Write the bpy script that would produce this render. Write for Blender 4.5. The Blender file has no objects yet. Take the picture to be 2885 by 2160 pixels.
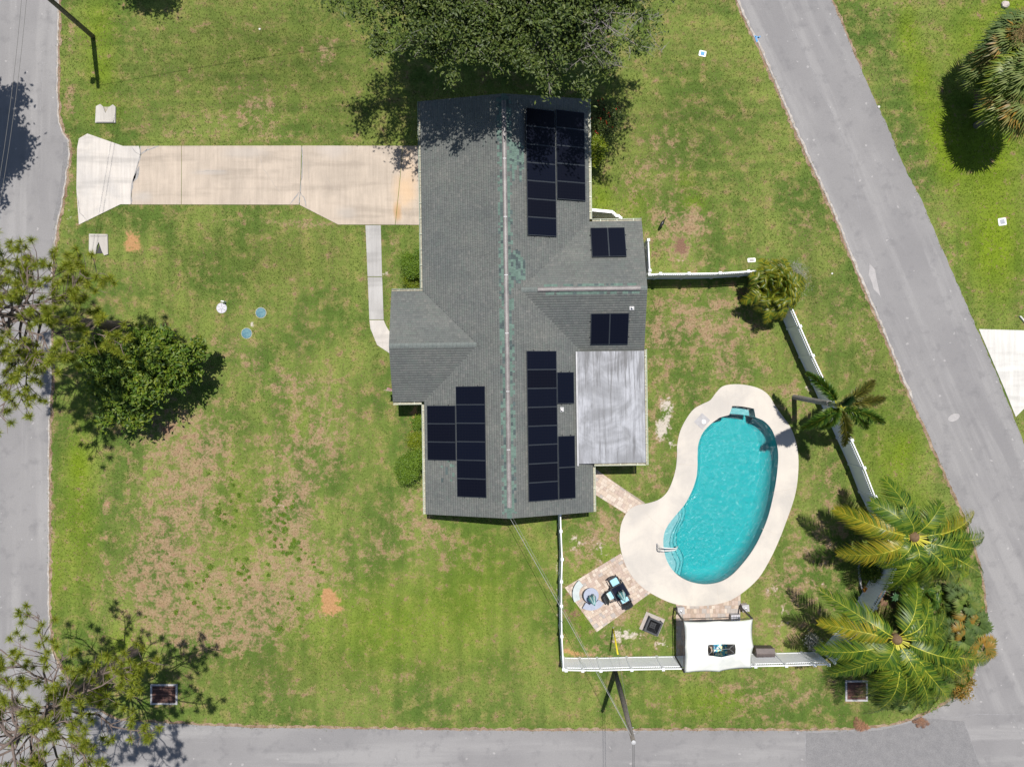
import bpy, bmesh, math, random
import numpy as np
from mathutils import Vector, Matrix

# ------------------------------------------------------------------ camera, sky, sun
SC = bpy.context.scene
COL = SC.collection
H, F = 42.0, 1923.33          # camera height (m) and focal length in photo pixels
S = F / H                     # photo pixels per metre on the ground
CX, CY = 1442.5, 1080.0

cam_d = bpy.data.cameras.new('camera'); cam = bpy.data.objects.new('camera', cam_d); COL.objects.link(cam)
cam_d.sensor_width = 36; cam_d.lens = 24; cam_d.clip_start = 0.5; cam_d.clip_end = 2000
cam.location = (0, 0, H); cam.rotation_euler = (0, 0, 0)
SC.camera = cam

SHX, SHY = -0.045, -0.30      # shadow displacement per metre of height
sun_dir = Vector((SHX, SHY, -1)).normalized()
world = bpy.data.worlds.new('World'); SC.world = world; world.use_nodes = True
wn = world.node_tree
sky = wn.nodes.new('ShaderNodeTexSky'); sky.sky_type = 'NISHITA'; sky.sun_disc = False
sky.sun_elevation = math.asin(-sun_dir.z); sky.sun_rotation = math.atan2(-sun_dir.x, -sun_dir.y)
sky.air_density = 1.0; sky.dust_density = 0.8; sky.ozone_density = 1.0
wn.links.new(sky.outputs[0], wn.nodes['Background'].inputs[0])
wn.nodes['Background'].inputs[1].default_value = 0.075
sun_d = bpy.data.lights.new('sun', 'SUN'); sun_d.energy = 4.7; sun_d.angle = math.radians(0.53)
sun_d.color = (1.0, 0.955, 0.89)
sun = bpy.data.objects.new('sun', sun_d); COL.objects.link(sun)
sun.rotation_euler = sun_dir.to_track_quat('-Z', 'Y').to_euler(); sun.location = (8, 50, 160)
SC.view_settings.view_transform = 'Standard'; SC.view_settings.look = 'None'
SC.view_settings.exposure = 0.22; SC.view_settings.gamma = 1.0; SC.view_settings.use_curve_mapping = False
SC.cycles.use_denoising = True
SC.cycles.max_bounces = 8; SC.cycles.transparent_max_bounces = 12
SC.cycles.caustics_reflective = False; SC.cycles.caustics_refractive = False

rng = np.random.default_rng(7)
random.seed(7)
R = math.radians

def W(px, py, z=0.0):
    k = (H - z) / H / S
    return Vector(((px - CX) * k, -(py - CY) * k, z))
def WL(pts, z=0.0): return [W(x, y, z) for x, y in pts]
def VW(pts, z=0.0): return WL([(x * 1.3042, y * 1.3042) for x, y in pts], z)   # points read off the 2212 px wide view
def XY(pts, z=0.0): return [(p.x, p.y) for p in WL(pts, z)]

# ------------------------------------------------------------------ material helpers
def newmat(name):
    m = bpy.data.materials.new(name); m.use_nodes = True
    return m, m.node_tree, m.node_tree.nodes['Principled BSDF']
def nd(nt, typ, **kw):
    n = nt.nodes.new(typ)
    for k, v in kw.items(): setattr(n, k, v)
    return n
def put(nt, sock, v):
    if v is None: return
    if isinstance(v, bpy.types.NodeSocket): nt.links.new(v, sock)
    elif isinstance(v, (tuple, list)) and len(v) == 3 and sock.type == 'RGBA': sock.default_value = (*v, 1)
    else: sock.default_value = v
def mth(nt, op, a, b=None, c=None, clamp=False):
    n = nd(nt, 'ShaderNodeMath', operation=op, use_clamp=clamp)
    put(nt, n.inputs[0], a); put(nt, n.inputs[1], b)
    if c is not None: put(nt, n.inputs[2], c)
    return n.outputs[0]
def mix(nt, fac, a, b, mode='MIX'):
    n = nd(nt, 'ShaderNodeMix', data_type='RGBA', blend_type=mode)
    put(nt, n.inputs[0], fac); put(nt, n.inputs[6], a); put(nt, n.inputs[7], b)
    return n.outputs[2]
def pos(nt): return nd(nt, 'ShaderNodeNewGeometry').outputs['Position']
def objc(nt): return nd(nt, 'ShaderNodeTexCoord').outputs['Object']
def noise(nt, vec, scale, detail=3, rough=.55, dist=0.0, stretch=None):
    if stretch:
        mp = nd(nt, 'ShaderNodeMapping'); put(nt, mp.inputs[0], vec); mp.inputs[3].default_value = stretch; vec = mp.outputs[0]
    n = nd(nt, 'ShaderNodeTexNoise'); put(nt, n.inputs['Vector'], vec)
    n.inputs['Scale'].default_value = scale; n.inputs['Detail'].default_value = detail
    n.inputs['Roughness'].default_value = rough; n.inputs['Distortion'].default_value = dist
    return n.outputs[0]
def step(nt, v, lo, hi):
    n = nd(nt, 'ShaderNodeMapRange', interpolation_type='SMOOTHSTEP'); put(nt, n.inputs[0], v)
    n.inputs[1].default_value = lo; n.inputs[2].default_value = hi
    return n.outputs[0]
def ramp(nt, fac, stops):
    n = nd(nt, 'ShaderNodeValToRGB'); put(nt, n.inputs[0], fac); e = n.color_ramp.elements
    while len(e) < len(stops): e.new(0.5)
    for el, (p, c) in zip(e, stops): el.position = p; el.color = (*c, 1)
    return n.outputs[0]
def bump(nt, b, h, strength=.3, dist=.02):
    n = nd(nt, 'ShaderNodeBump'); n.inputs['Strength'].default_value = strength; n.inputs['Distance'].default_value = dist
    put(nt, n.inputs['Height'], h); nt.links.new(n.outputs[0], b.inputs['Normal'])
def ellipse(nt, vec, cx, cy, rx, ry, soft=.5, wob=None):
    s = nd(nt, 'ShaderNodeSeparateXYZ'); put(nt, s.inputs[0], vec)
    dx = mth(nt, 'DIVIDE', mth(nt, 'SUBTRACT', s.outputs[0], cx), rx)
    dy = mth(nt, 'DIVIDE', mth(nt, 'SUBTRACT', s.outputs[1], cy), ry)
    d = mth(nt, 'SQRT', mth(nt, 'ADD', mth(nt, 'MULTIPLY', dx, dx), mth(nt, 'MULTIPLY', dy, dy)))
    if wob is not None: d = mth(nt, 'ADD', d, mth(nt, 'MULTIPLY', mth(nt, 'SUBTRACT', wob, .5), 1.0))
    return mth(nt, 'SUBTRACT', 1.0, step(nt, d, 1 - soft, 1 + soft))

def simple(name, c1, c2=None, scale=3.0, rough=.6, bmp=0.0, metal=0.0, fine=0.0, spec=.5, isl=0.0):
    m, nt, b = newmat(name)
    c2 = c2 or tuple(x * .8 for x in c1)
    v = objc(nt)
    f = step(nt, noise(nt, v, scale, 4), .3, .7)
    if isl:
        r = nd(nt, 'ShaderNodeNewGeometry').outputs['Random Per Island']
        f = mix_f = mth(nt, 'ADD', mth(nt, 'MULTIPLY', f, 1 - isl), mth(nt, 'MULTIPLY', r, isl))
    c = mix(nt, f, c1, c2)
    if fine:
        c = mix(nt, fine, c, ramp(nt, noise(nt, v, scale * 14, 2), [(.3, (.25, .25, .25)), (.7, (1.3, 1.3, 1.3))]), 'MULTIPLY')
    put(nt, b.inputs['Base Color'], c)
    b.inputs['Roughness'].default_value = rough; b.inputs['Metallic'].default_value = metal
    b.inputs['Specular IOR Level'].default_value = spec
    if bmp: bump(nt, b, noise(nt, v, scale * 10, 3), bmp, .01)
    return m

def leafmat(name, cols, trans=.35, rough=.45, spec=.4):
    m, nt, b = newmat(name)
    g = nd(nt, 'ShaderNodeNewGeometry')
    n = len(cols)
    c = ramp(nt, g.outputs['Random Per Island'], [(i / max(1, n - 1), x) for i, x in enumerate(cols)])
    f = noise(nt, g.outputs['Position'], .9, 2)
    c = mix(nt, .55, c, ramp(nt, f, [(.3, (.7, .75, .7)), (.7, (1.25, 1.2, 1.1))]), 'MULTIPLY')
    put(nt, b.inputs['Base Color'], c); b.inputs['Roughness'].default_value = rough
    b.inputs['Specular IOR Level'].default_value = spec
    t = nd(nt, 'ShaderNodeBsdfTranslucent'); put(nt, t.inputs[0], mix(nt, 1.0, c, (1.1, 1.15, .55), 'MULTIPLY'))
    ms = nd(nt, 'ShaderNodeMixShader'); ms.inputs[0].default_value = trans
    nt.links.new(b.outputs[0], ms.inputs[1]); nt.links.new(t.outputs[0], ms.inputs[2])
    nt.links.new(ms.outputs[0], nt.nodes['Material Output'].inputs['Surface'])
    return m

# ------------------------------------------------------------------ mesh helpers
def np_mesh(name, V, Fs, midx=None):
    V = np.asarray(V, dtype=np.float32)
    if isinstance(Fs, np.ndarray): Fs = [Fs]
    tot, starts, idx = 0, [], []
    for f in Fs:
        f = np.asarray(f, dtype=np.int32)
        starts.append(tot + np.arange(len(f), dtype=np.int32) * f.shape[1]); idx.append(f.ravel()); tot += f.size
    starts = np.concatenate(starts); idx = np.concatenate(idx)
    me = bpy.data.meshes.new(name)
    me.vertices.add(len(V)); me.vertices.foreach_set('co', V.ravel())
    me.loops.add(tot); me.loops.foreach_set('vertex_index', idx)
    me.polygons.add(len(starts)); me.polygons.foreach_set('loop_start', starts)
    if midx is not None: me.polygons.foreach_set('material_index', np.asarray(midx, dtype=np.int32))
    me.update(calc_edges=True)
    return me
def tag(o, label=None, cat=None, group=None, kind=None):
    if label: o['label'] = label
    if cat: o['category'] = cat
    if group: o['group'] = group
    if kind: o['kind'] = kind
    return o
def obj(name, me, mats, parent=None, label=None, cat=None, group=None, kind=None, loc=None, rot=None):
    o = bpy.data.objects.new(name, me); COL.objects.link(o)
    if mats is not None and len(me.materials) == 0:
        for m in (mats if isinstance(mats, (list, tuple)) else [mats]): me.materials.append(m)
    if parent: o.parent = parent
    if loc is not None: o.location = loc
    if rot is not None: o.rotation_euler = rot
    return tag(o, label, cat, group, kind)
def thing(name, label, cat, loc=(0, 0, 0), rz=0.0, group=None):
    o = bpy.data.objects.new(name, None); COL.objects.link(o); o.empty_display_size = .2
    o.location = loc; o.rotation_euler = (0, 0, rz)
    return tag(o, label, cat, group)
def copy_tree(o, parent=None):
    c = o.copy(); COL.objects.link(c)
    if parent: c.parent = parent
    for ch in list(o.children): copy_tree(ch, c)
    return c

class MB:
    def __init__(s): s.v = []; s.f = []
    def add(s, vs, fs):
        n = len(s.v); s.v += [tuple(v) for v in vs]; s.f += [tuple(i + n for i in f) for f in fs]; return s
    def box(s, c, d, rz=0.0, M=None):
        x, y, z = d[0] / 2, d[1] / 2, d[2] / 2
        vs = [Vector((sx * x, sy * y, sz * z)) for sz in (-1, 1) for sx, sy in ((-1, -1), (1, -1), (1, 1), (-1, 1))]
        m = (Matrix.Translation(c) @ Matrix.Rotation(rz, 4, 'Z')) if M is None else M @ Matrix.Translation(c)
        return s.add([m @ v for v in vs], [(3, 2, 1, 0), (4, 5, 6, 7), (0, 1, 5, 4), (1, 2, 6, 5), (2, 3, 7, 6), (3, 0, 4, 7)])
    def prism(s, poly, z0, z1):
        n = len(poly); a = sum(poly[i][0] * poly[(i + 1) % n][1] - poly[(i + 1) % n][0] * poly[i][1] for i in range(n))
        if a < 0: poly = list(reversed(poly))
        vs = [(p[0], p[1], z0) for p in poly] + [(p[0], p[1], z1) for p in poly]
        return s.add(vs, [tuple(range(n, 2 * n)), tuple(range(n - 1, -1, -1))] + [(i, (i + 1) % n, n + (i + 1) % n, n + i) for i in range(n)])
    def tube(s, pts, rad, n=8, caps=True):
        pts = [Vector(p) for p in pts]; m = len(pts)
        if not isinstance(rad, (list, tuple)): rad = [rad] * m
        vs = []; ref = None
        for i, p in enumerate(pts):
            t = (pts[min(i + 1, m - 1)] - pts[max(i - 1, 0)]).normalized()
            if ref is None: ref = Vector((0, 0, 1)) if abs(t.z) < .9 else Vector((1, 0, 0))
            a = t.cross(ref).normalized(); b = t.cross(a).normalized(); ref = -b if False else ref
            for k in range(n):
                w = 2 * math.pi * k / n
                vs.append(p + (a * math.cos(w) + b * math.sin(w)) * rad[i])
        fs = [(i * n + k, i * n + (k + 1) % n, (i + 1) * n + (k + 1) % n, (i + 1) * n + k) for i in range(m - 1) for k in range(n)]
        if caps: fs += [tuple(range(n - 1, -1, -1)), tuple(range((m - 1) * n, m * n))]
        return s.add(vs, fs)
    def lathe(s, prof, n=24, c=(0, 0, 0), jit=0.0):
        vs = []
        for r, z in prof:
            for k in range(n):
                w = 2 * math.pi * k / n; rr = r * (1 + jit * math.sin(k * 2.4))
                vs.append((c[0] + rr * math.cos(w), c[1] + rr * math.sin(w), c[2] + z))
        m = len(prof)
        fs = [(i * n + k, i * n + (k + 1) % n, (i + 1) * n + (k + 1) % n, (i + 1) * n + k) for i in range(m - 1) for k in range(n)]
        fs += [tuple(range(n - 1, -1, -1)), tuple(range((m - 1) * n, m * n))]
        return s.add(vs, fs)
    def mesh(s, name='m'):
        me = bpy.data.meshes.new(name); me.from_pydata(s.v, [], s.f); me.update(); return me
    def build(s, name, mat, parent=None, smooth=False, **kw):
        me = s.mesh(name)
        if smooth: me.polygons.foreach_set('use_smooth', [True] * len(me.polygons))
        return obj(name, me, mat, parent, **kw)

def catmull(pts, k=6, closed=True):
    pts = [Vector(p) for p in pts]; n = len(pts); out = []
    for i in range(n if closed else n - 1):
        g = (lambda j: pts[j % n]) if closed else (lambda j: pts[max(0, min(n - 1, j))])
        a, b, c, d = g(i - 1), g(i), g(i + 1), g(i + 2)
        for q in range(k):
            t = q / k
            out.append(.5 * ((2 * b) + (c - a) * t + (2 * a - 5 * b + 4 * c - d) * t * t + (3 * b - a - 3 * c + d) * t ** 3))
    if not closed: out.append(pts[-1])
    return out
def rough_line(pts, seg=.25, amp=.03, seed=1):
    r = random.Random(seed); out = []
    for a, b in zip(pts[:-1], pts[1:]):
        a, b = Vector(a), Vector(b); L = (b - a).length; n = max(1, int(L / seg)); d = (b - a).normalized()
        nn = Vector((-d.y, d.x, 0))
        for i in range(n): out.append(a + (b - a) * (i / n) + nn * r.uniform(-amp, amp))
    out.append(Vector(pts[-1])); return out
def inside(poly, X, Y):
    X = np.asarray(X); Y = np.asarray(Y); res = np.zeros(X.shape, bool); n = len(poly); j = n - 1
    for i in range(n):
        xi, yi = poly[i][0], poly[i][1]; xj, yj = poly[j][0], poly[j][1]
        if yi != yj:
            c = ((yi > Y) != (yj > Y)) & (X < (xj - xi) * (Y - yi) / (yj - yi) + xi); res ^= c
        j = i
    return res
def clip_convex(sub, poly):
    n = len(poly); a = sum(poly[i][0] * poly[(i + 1) % n][1] - poly[(i + 1) % n][0] * poly[i][1] for i in range(n))
    if a < 0: poly = list(reversed(poly))
    out = list(sub)
    for i in range(n):
        A, B = poly[i], poly[(i + 1) % n]; inp = out; out = []
        sd = lambda p: (B[0] - A[0]) * (p[1] - A[1]) - (B[1] - A[1]) * (p[0] - A[0])
        for j in range(len(inp)):
            P, Q = inp[j], inp[(j + 1) % len(inp)]; a1, a2 = sd(P), sd(Q)
            if a1 >= 0: out.append(P)
            if a1 * a2 < 0:
                t = a1 / (a1 - a2); out.append((P[0] + (Q[0] - P[0]) * t, P[1] + (Q[1] - P[1]) * t))
        if not out: return []
    return out
def area(p): return abs(sum(p[i][0] * p[(i + 1) % len(p)][1] - p[(i + 1) % len(p)][0] * p[i][1] for i in range(len(p)))) / 2

# ------------------------------------------------------------------ outlines read from the photograph
def C6(l): return [(1540 + x * .4227, 1040 + y * .4227) for x, y in l]
POOL_P = C6([(1150, 320), (1090, 365), (1040, 420), (1010, 490), (1003, 570), (1003, 640), (995, 720), (965, 810), (920, 895), (862, 965),
    (812, 1028), (782, 1090), (775, 1160), (785, 1230), (812, 1300), (862, 1362), (930, 1405), (1010, 1428), (1090, 1430), (1170, 1410), (1240, 1365),
    (1310, 1290), (1370, 1210), (1420, 1120), (1470, 1000), (1500, 890), (1525, 770), (1540, 650), (1543, 560), (1530, 480), (1500, 400), (1450, 345), (1392, 318)])
pool_main = catmull(WL(POOL_P), 4, closed=False)
pool_ledge = WL(C6([(1382, 262), (1340, 252), (1300, 246), (1265, 243), (1235, 243), (1225, 275), (1214, 303)]))
POOL = pool_main + pool_ledge
DECK = catmull(WL(C6([(1240, 100), (1330, 105), (1420, 130), (1480, 175), (1520, 240), (1570, 310), (1620, 380), (1650, 450), (1670, 530), (1677, 630),
    (1668, 760), (1645, 870), (1600, 1000), (1550, 1130), (1490, 1260), (1410, 1390), (1300, 1490), (1200, 1545), (1080, 1570), (960, 1575), (850, 1560),
    (750, 1520), (650, 1460), (570, 1380), (520, 1290), (490, 1180), (487, 1100), (500, 1020), (540, 945), (600, 905), (680, 890), (750, 865), (800, 820),
    (835, 750), (860, 660), (868, 580), (870, 500), (890, 410), (930, 330), (980, 265), (1040, 230), (1090, 205), (1125, 160), (1170, 115)])), 4)
POOL2 = [(p.x, p.y) for p in POOL]; DECK2 = [(p.x, p.y) for p in DECK]

ROAD_IN = [(167, -1400), (167, 0), (163, 235), (167, 345), (180, 375), (194, 395), (198, 435), (187, 500), (178, 561), (162, 640), (148, 748), (146, 852),
    (144, 960), (147, 1055), (141, 1172), (139, 1337), (139, 1560), (138, 1669), (141, 1741), (145, 1832), (177, 1897), (254, 1984), (315, 2022), (362, 2031), (543, 2040),
    (720, 2049), (1000, 2052), (1300, 2056), (1540, 2058), (1900, 2056), (2267, 2058), (2400, 2054), (2480, 2048), (2558, 2032), (2610, 2011), (2652, 1990),
    (2700, 1960), (2745, 1897), (2775, 1820), (2782, 1740), (2776, 1663), (2761, 1586), (2719, 1456), (2647, 1298), (2596, 1181), (2540, 1063), (2498, 956), (2455, 858), (2415, 766),
    (2364, 638), (2347, 599), (2289, 472), (2235, 356), (2196, 263), (2138, 131), (2107, 73), (2074, 0), (1500, -1400)]
ROAD_OUT = [(1780, -1400), (2343, 0), (2397, 131), (2455, 263), (2505, 367), (2544, 464), (2594, 560), (2627, 638), (2680, 760), (2720, 851), (2752, 926), (2808, 1054),
    (2857, 1177), (2885, 1249), (2960, 1450), (3060, 1700), (3300, 1900), (4300, 1980), (4300, 2330), (-115, 2330), (-115, -1400)]
road_in = rough_line(WL(ROAD_IN), .22, .035, 3); road_out = rough_line(WL(ROAD_OUT), .25, .035, 4)
ROADPOLY = [(p.x, p.y) for p in road_in + road_out]
DRIVE = XY([(247, 377), (347, 412), (851, 411), (1190, 412), (1190, 634), (953, 633), (841, 577), (340, 576), (223, 633), (216, 531), (218, 418), (223, 391)])
WALK = XY([(1030, 635), (1036, 780), (1041, 900), (1044, 926), (1063, 972), (1110, 1003), (1150, 1003), (1150, 950), (1104, 944), (1089, 920), (1081, 900), (1077, 780), (1073, 635)])
EDRIVE = XY([(2757, 927), (2900, 931), (3150, 935), (3150, 1100), (2900, 1128), (2885, 1150), (2861, 1174), (2830, 1097)])
PATIO = XY([(1591, 1654), (1748, 1558), (1838, 1665), (1681, 1779)])
PATIO_S = XY([(1904, 1690), (2086, 1640), (2086, 1853), (1905, 1853)])
PATH = XY([(1668, 1312), (1700, 1336), (1818, 1416), (1764, 1447), (1668, 1387)])
BED = XY([(2425, 1560), (2420, 1600), (2424, 1650), (2450, 1690), (2490, 1730), (2600, 1760), (2700, 1760), (2760, 1720), (2740, 1600), (2600, 1500), (2480, 1500)])

# ------------------------------------------------------------------ lawn patches: (x, y, rx, ry, strength) in the 2212 px view
DRY = [(480, 1150, 230, 330, .16), (680, 1000, 160, 200, .16), (420, 1320, 200, 100, .12), (1520, 760, 160, 160, .28), (1750, 1250, 160, 220, .30), (1320, 1260, 120, 180, .32), (1420, 950, 60, 160, .25), (1600, 1510, 260, 60, .2), (1400, 420, 110, 150, .18), (360, 940, 60, 60, .55), (430, 960, 60, 80, .9), (410, 1090, 80, 120, .75), (330, 1120, 50, 140, .55), (330, 1250, 70, 60, .9), (460, 1290, 170, 70, .85),
    (640, 1240, 90, 80, .85), (420, 1365, 110, 45, .95), (530, 1340, 70, 60, .7), (610, 1110, 60, 110, .6), (650, 960, 70, 140, .45), (690, 840, 60, 35, .5), (600, 820, 40, 30, .5),
    (540, 770, 30, 40, .4), (480, 750, 40, 30, .4), (720, 930, 50, 60, .4), (900, 1080, 35, 50, .8), (940, 1160, 50, 60, .7), (870, 1150, 40, 60, .4), (1000, 1210, 40, 40, .35), (800, 1200, 50, 60, .35),
    (700, 115, 22, 28, .9), (560, 240, 50, 45, .75), (470, 270, 60, 25, .5), (390, 288, 60, 16, .45), (600, 290, 60, 15, .4), (152, 85, 10, 32, .9), (150, 215, 14, 40, .8), (150, 400, 12, 50, .9),
    (640, 480, 90, 9, .75), (480, 476, 60, 6, .5), (690, 486, 40, 6, .7), (340, 590, 90, 30, .2), (225, 1110, 6, 150, .75), (115, 1100, 4, 170, .9),
    (1460, 490, 55, 42, 1.1), (1500, 480, 30, 35, .8), (1470, 545, 25, 30, .8), (1440, 330, 55, 70, .45), (1370, 390, 35, 50, .35), (1520, 580, 50, 30, .3), (850, 530, 14, 30, .5), (835, 600, 12, 22, .7),
    (1450, 690, 50, 50, .75), (1510, 670, 55, 35, .65), (1420, 760, 22, 50, .5), (1540, 740, 40, 40, .6), (1600, 690, 60, 60, .55), (1640, 800, 50, 30, .45), (1560, 800, 35, 25, .5), (1430, 860, 22, 40, .55), (1500, 850, 20, 20, .3),
    (1400, 1010, 25, 25, .6), (1410, 950, 18, 25, .5), (1340, 1100, 30, 22, .35), (1310, 1130, 36, 40, .8), (1260, 1190, 40, 50, .6), (1330, 1340, 50, 30, .6), (1420, 1350, 45, 40, .6), (1300, 1400, 60, 20, .5), (1440, 1290, 30, 30, .4),
    (1715, 860, 28, 40, .9), (1800, 1050, 30, 60, .4), (1780, 1160, 50, 60, .5), (1700, 1260, 60, 60, .5), (1660, 1380, 40, 50, .55), (1750, 1350, 40, 40, .4),
    (1640, 1500, 60, 25, .5), (1740, 1500, 40, 25, .45), (1450, 1530, 60, 12, .3), (1690, 1560, 60, 12, .3), (1580, 1480, 40, 10, .5),
    (1960, 330, 24, 60, .35), (2050, 560, 22, 70, .4), (1990, 430, 16, 50, .4), (1830, 700, 60, 60, .35), (1900, 860, 40, 40, .3), (1760, 500, 40, 60, .25), (1870, 780, 14, 80, .5), (2010, 980, 10, 60, .5), (1925, 20, 60, 25, .3), (1990, 90, 40, 30, .3),
    (240, 1470, 40, 30, .3), (650, 1500, 120, 30, .25), (860, 1480, 100, 30, .2), (960, 180, 20, 20, .3)]
BRIGHT = [(2090, 250, 60, 170, .5), (2150, 480, 90, 120, .5), (1900, 950, 60, 120, .35), (950, 1350, 200, 100, .3), (170, 1110, 42, 190, .75), (170, 1000, 22, 40, .7), (210, 60, 40, 70, .8), (220, 160, 30, 40, .8), (230, 240, 40, 30, .5), (1300, 430, 25, 40, .9), (1370, 440, 30, 40, .5), (1500, 440, 30, 20, .7), (1480, 390, 20, 20, .5),
    (800, 1350, 160, 100, .4), (1050, 1250, 120, 120, .35), (1960, 70, 24, 60, 1.0), (1990, 170, 26, 60, 1.0), (2025, 270, 30, 60, 1.0), (2050, 350, 30, 60, .8), (2150, 330, 70, 80, .9), (2150, 560, 60, 120, .8), (2120, 80, 80, 80, .6), (2200, 20, 50, 30, 1.0),
    (1940, 1010, 50, 60, .6), (1980, 1090, 40, 40, .5), (1960, 960, 30, 40, .6), (520, 1110, 40, 100, .35), (640, 900, 30, 60, .2), (1260, 1300, 18, 70, .7), (1380, 1330, 20, 30, .4), (1500, 950, 25, 40, .5), (1560, 1510, 60, 30, .5), (1480, 1520, 90, 40, .4), (270, 1400, 40, 40, .8), (720, 1300, 20, 10, .7), (120, 1240, 20, 100, .5), (1300, 1200, 30, 20, .4)]
SAND = [(712, 1296, 22, 20, 1.5), (716, 1318, 24, 10, .9), (705, 1280, 10, 14, 1.0), (287, 524, 25, 21, 1.3), (560, 690, 20, 10, .3), (1236, 1410, 40, 7, .9), (895, 910, 8, 40, 1.2), (1500, 605, 120, 5, .8), (1720, 720, 8, 60, .9), (1770, 830, 8, 60, .7), (1225, 1370, 10, 20, .5), (226, 1180, 4, 120, .45), (1050, 1280, 6, 6, .3)]
BARE = [(1760, 1230, 60, 120, .32), (1330, 1350, 90, 60, .25), (1270, 1180, 60, 70, .25), (1450, 900, 40, 80, .3), (1430, 925, 14, 22, 1.0), (1440, 880, 12, 20, .7), (1450, 960, 10, 12, .6), (1690, 1330, 30, 40, .5), (1660, 1420, 30, 30, .4), (1300, 1190, 20, 20, .5), (1240, 1170, 16, 18, .5), (1350, 1370, 40, 18, .6), (1440, 1390, 26, 14, .6), (830, 590, 8, 9, .9),
    (600, 1090, 16, 30, .5), (1206, 1260, 4, 120, 1.0), (557, 675, 10, 8, .5), (545, 700, 9, 12, .7), (1470, 560, 10, 14, .6), (152, 470, 12, 40, .6), (2120, 150, 120, 20, .3), (1740, 840, 20, 16, .6), (1670, 1270, 20, 20, .4)]
MULCH = [(1985, 1300, 70, 80, 1.0), (1970, 1420, 60, 50, .8), (1470, 530, 15, 20, 1.5), (1235, 1330, 20, 45, .6), (1290, 1380, 40, 20, .5), (360, 930, 60, 40, .4), (2105, 150, 30, 40, .9), (2120, 200, 30, 30, .8), (1600, 627, 10, 14, 1.2), (160, 1360, 10, 30, .4), (1890, 880, 5, 60, .4), (1900, 1250, 36, 50, 1.3)]
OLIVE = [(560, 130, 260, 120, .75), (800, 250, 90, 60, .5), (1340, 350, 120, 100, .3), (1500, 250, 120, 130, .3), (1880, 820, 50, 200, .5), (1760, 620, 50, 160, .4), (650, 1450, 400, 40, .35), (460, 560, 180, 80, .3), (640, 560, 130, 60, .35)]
def patches(lst, X, Y):
    out = np.zeros_like(X)
    for cx, cy, rx, ry, s in lst:
        out = out + s * np.exp(-(((X - cx) / rx) ** 2 + ((Y - cy) / ry) ** 2))
    return np.clip(out, 0, 1.6)
def view_xy(x, y): return (x * S + CX) / 1.3042, (-y * S + CY) / 1.3042

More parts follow.
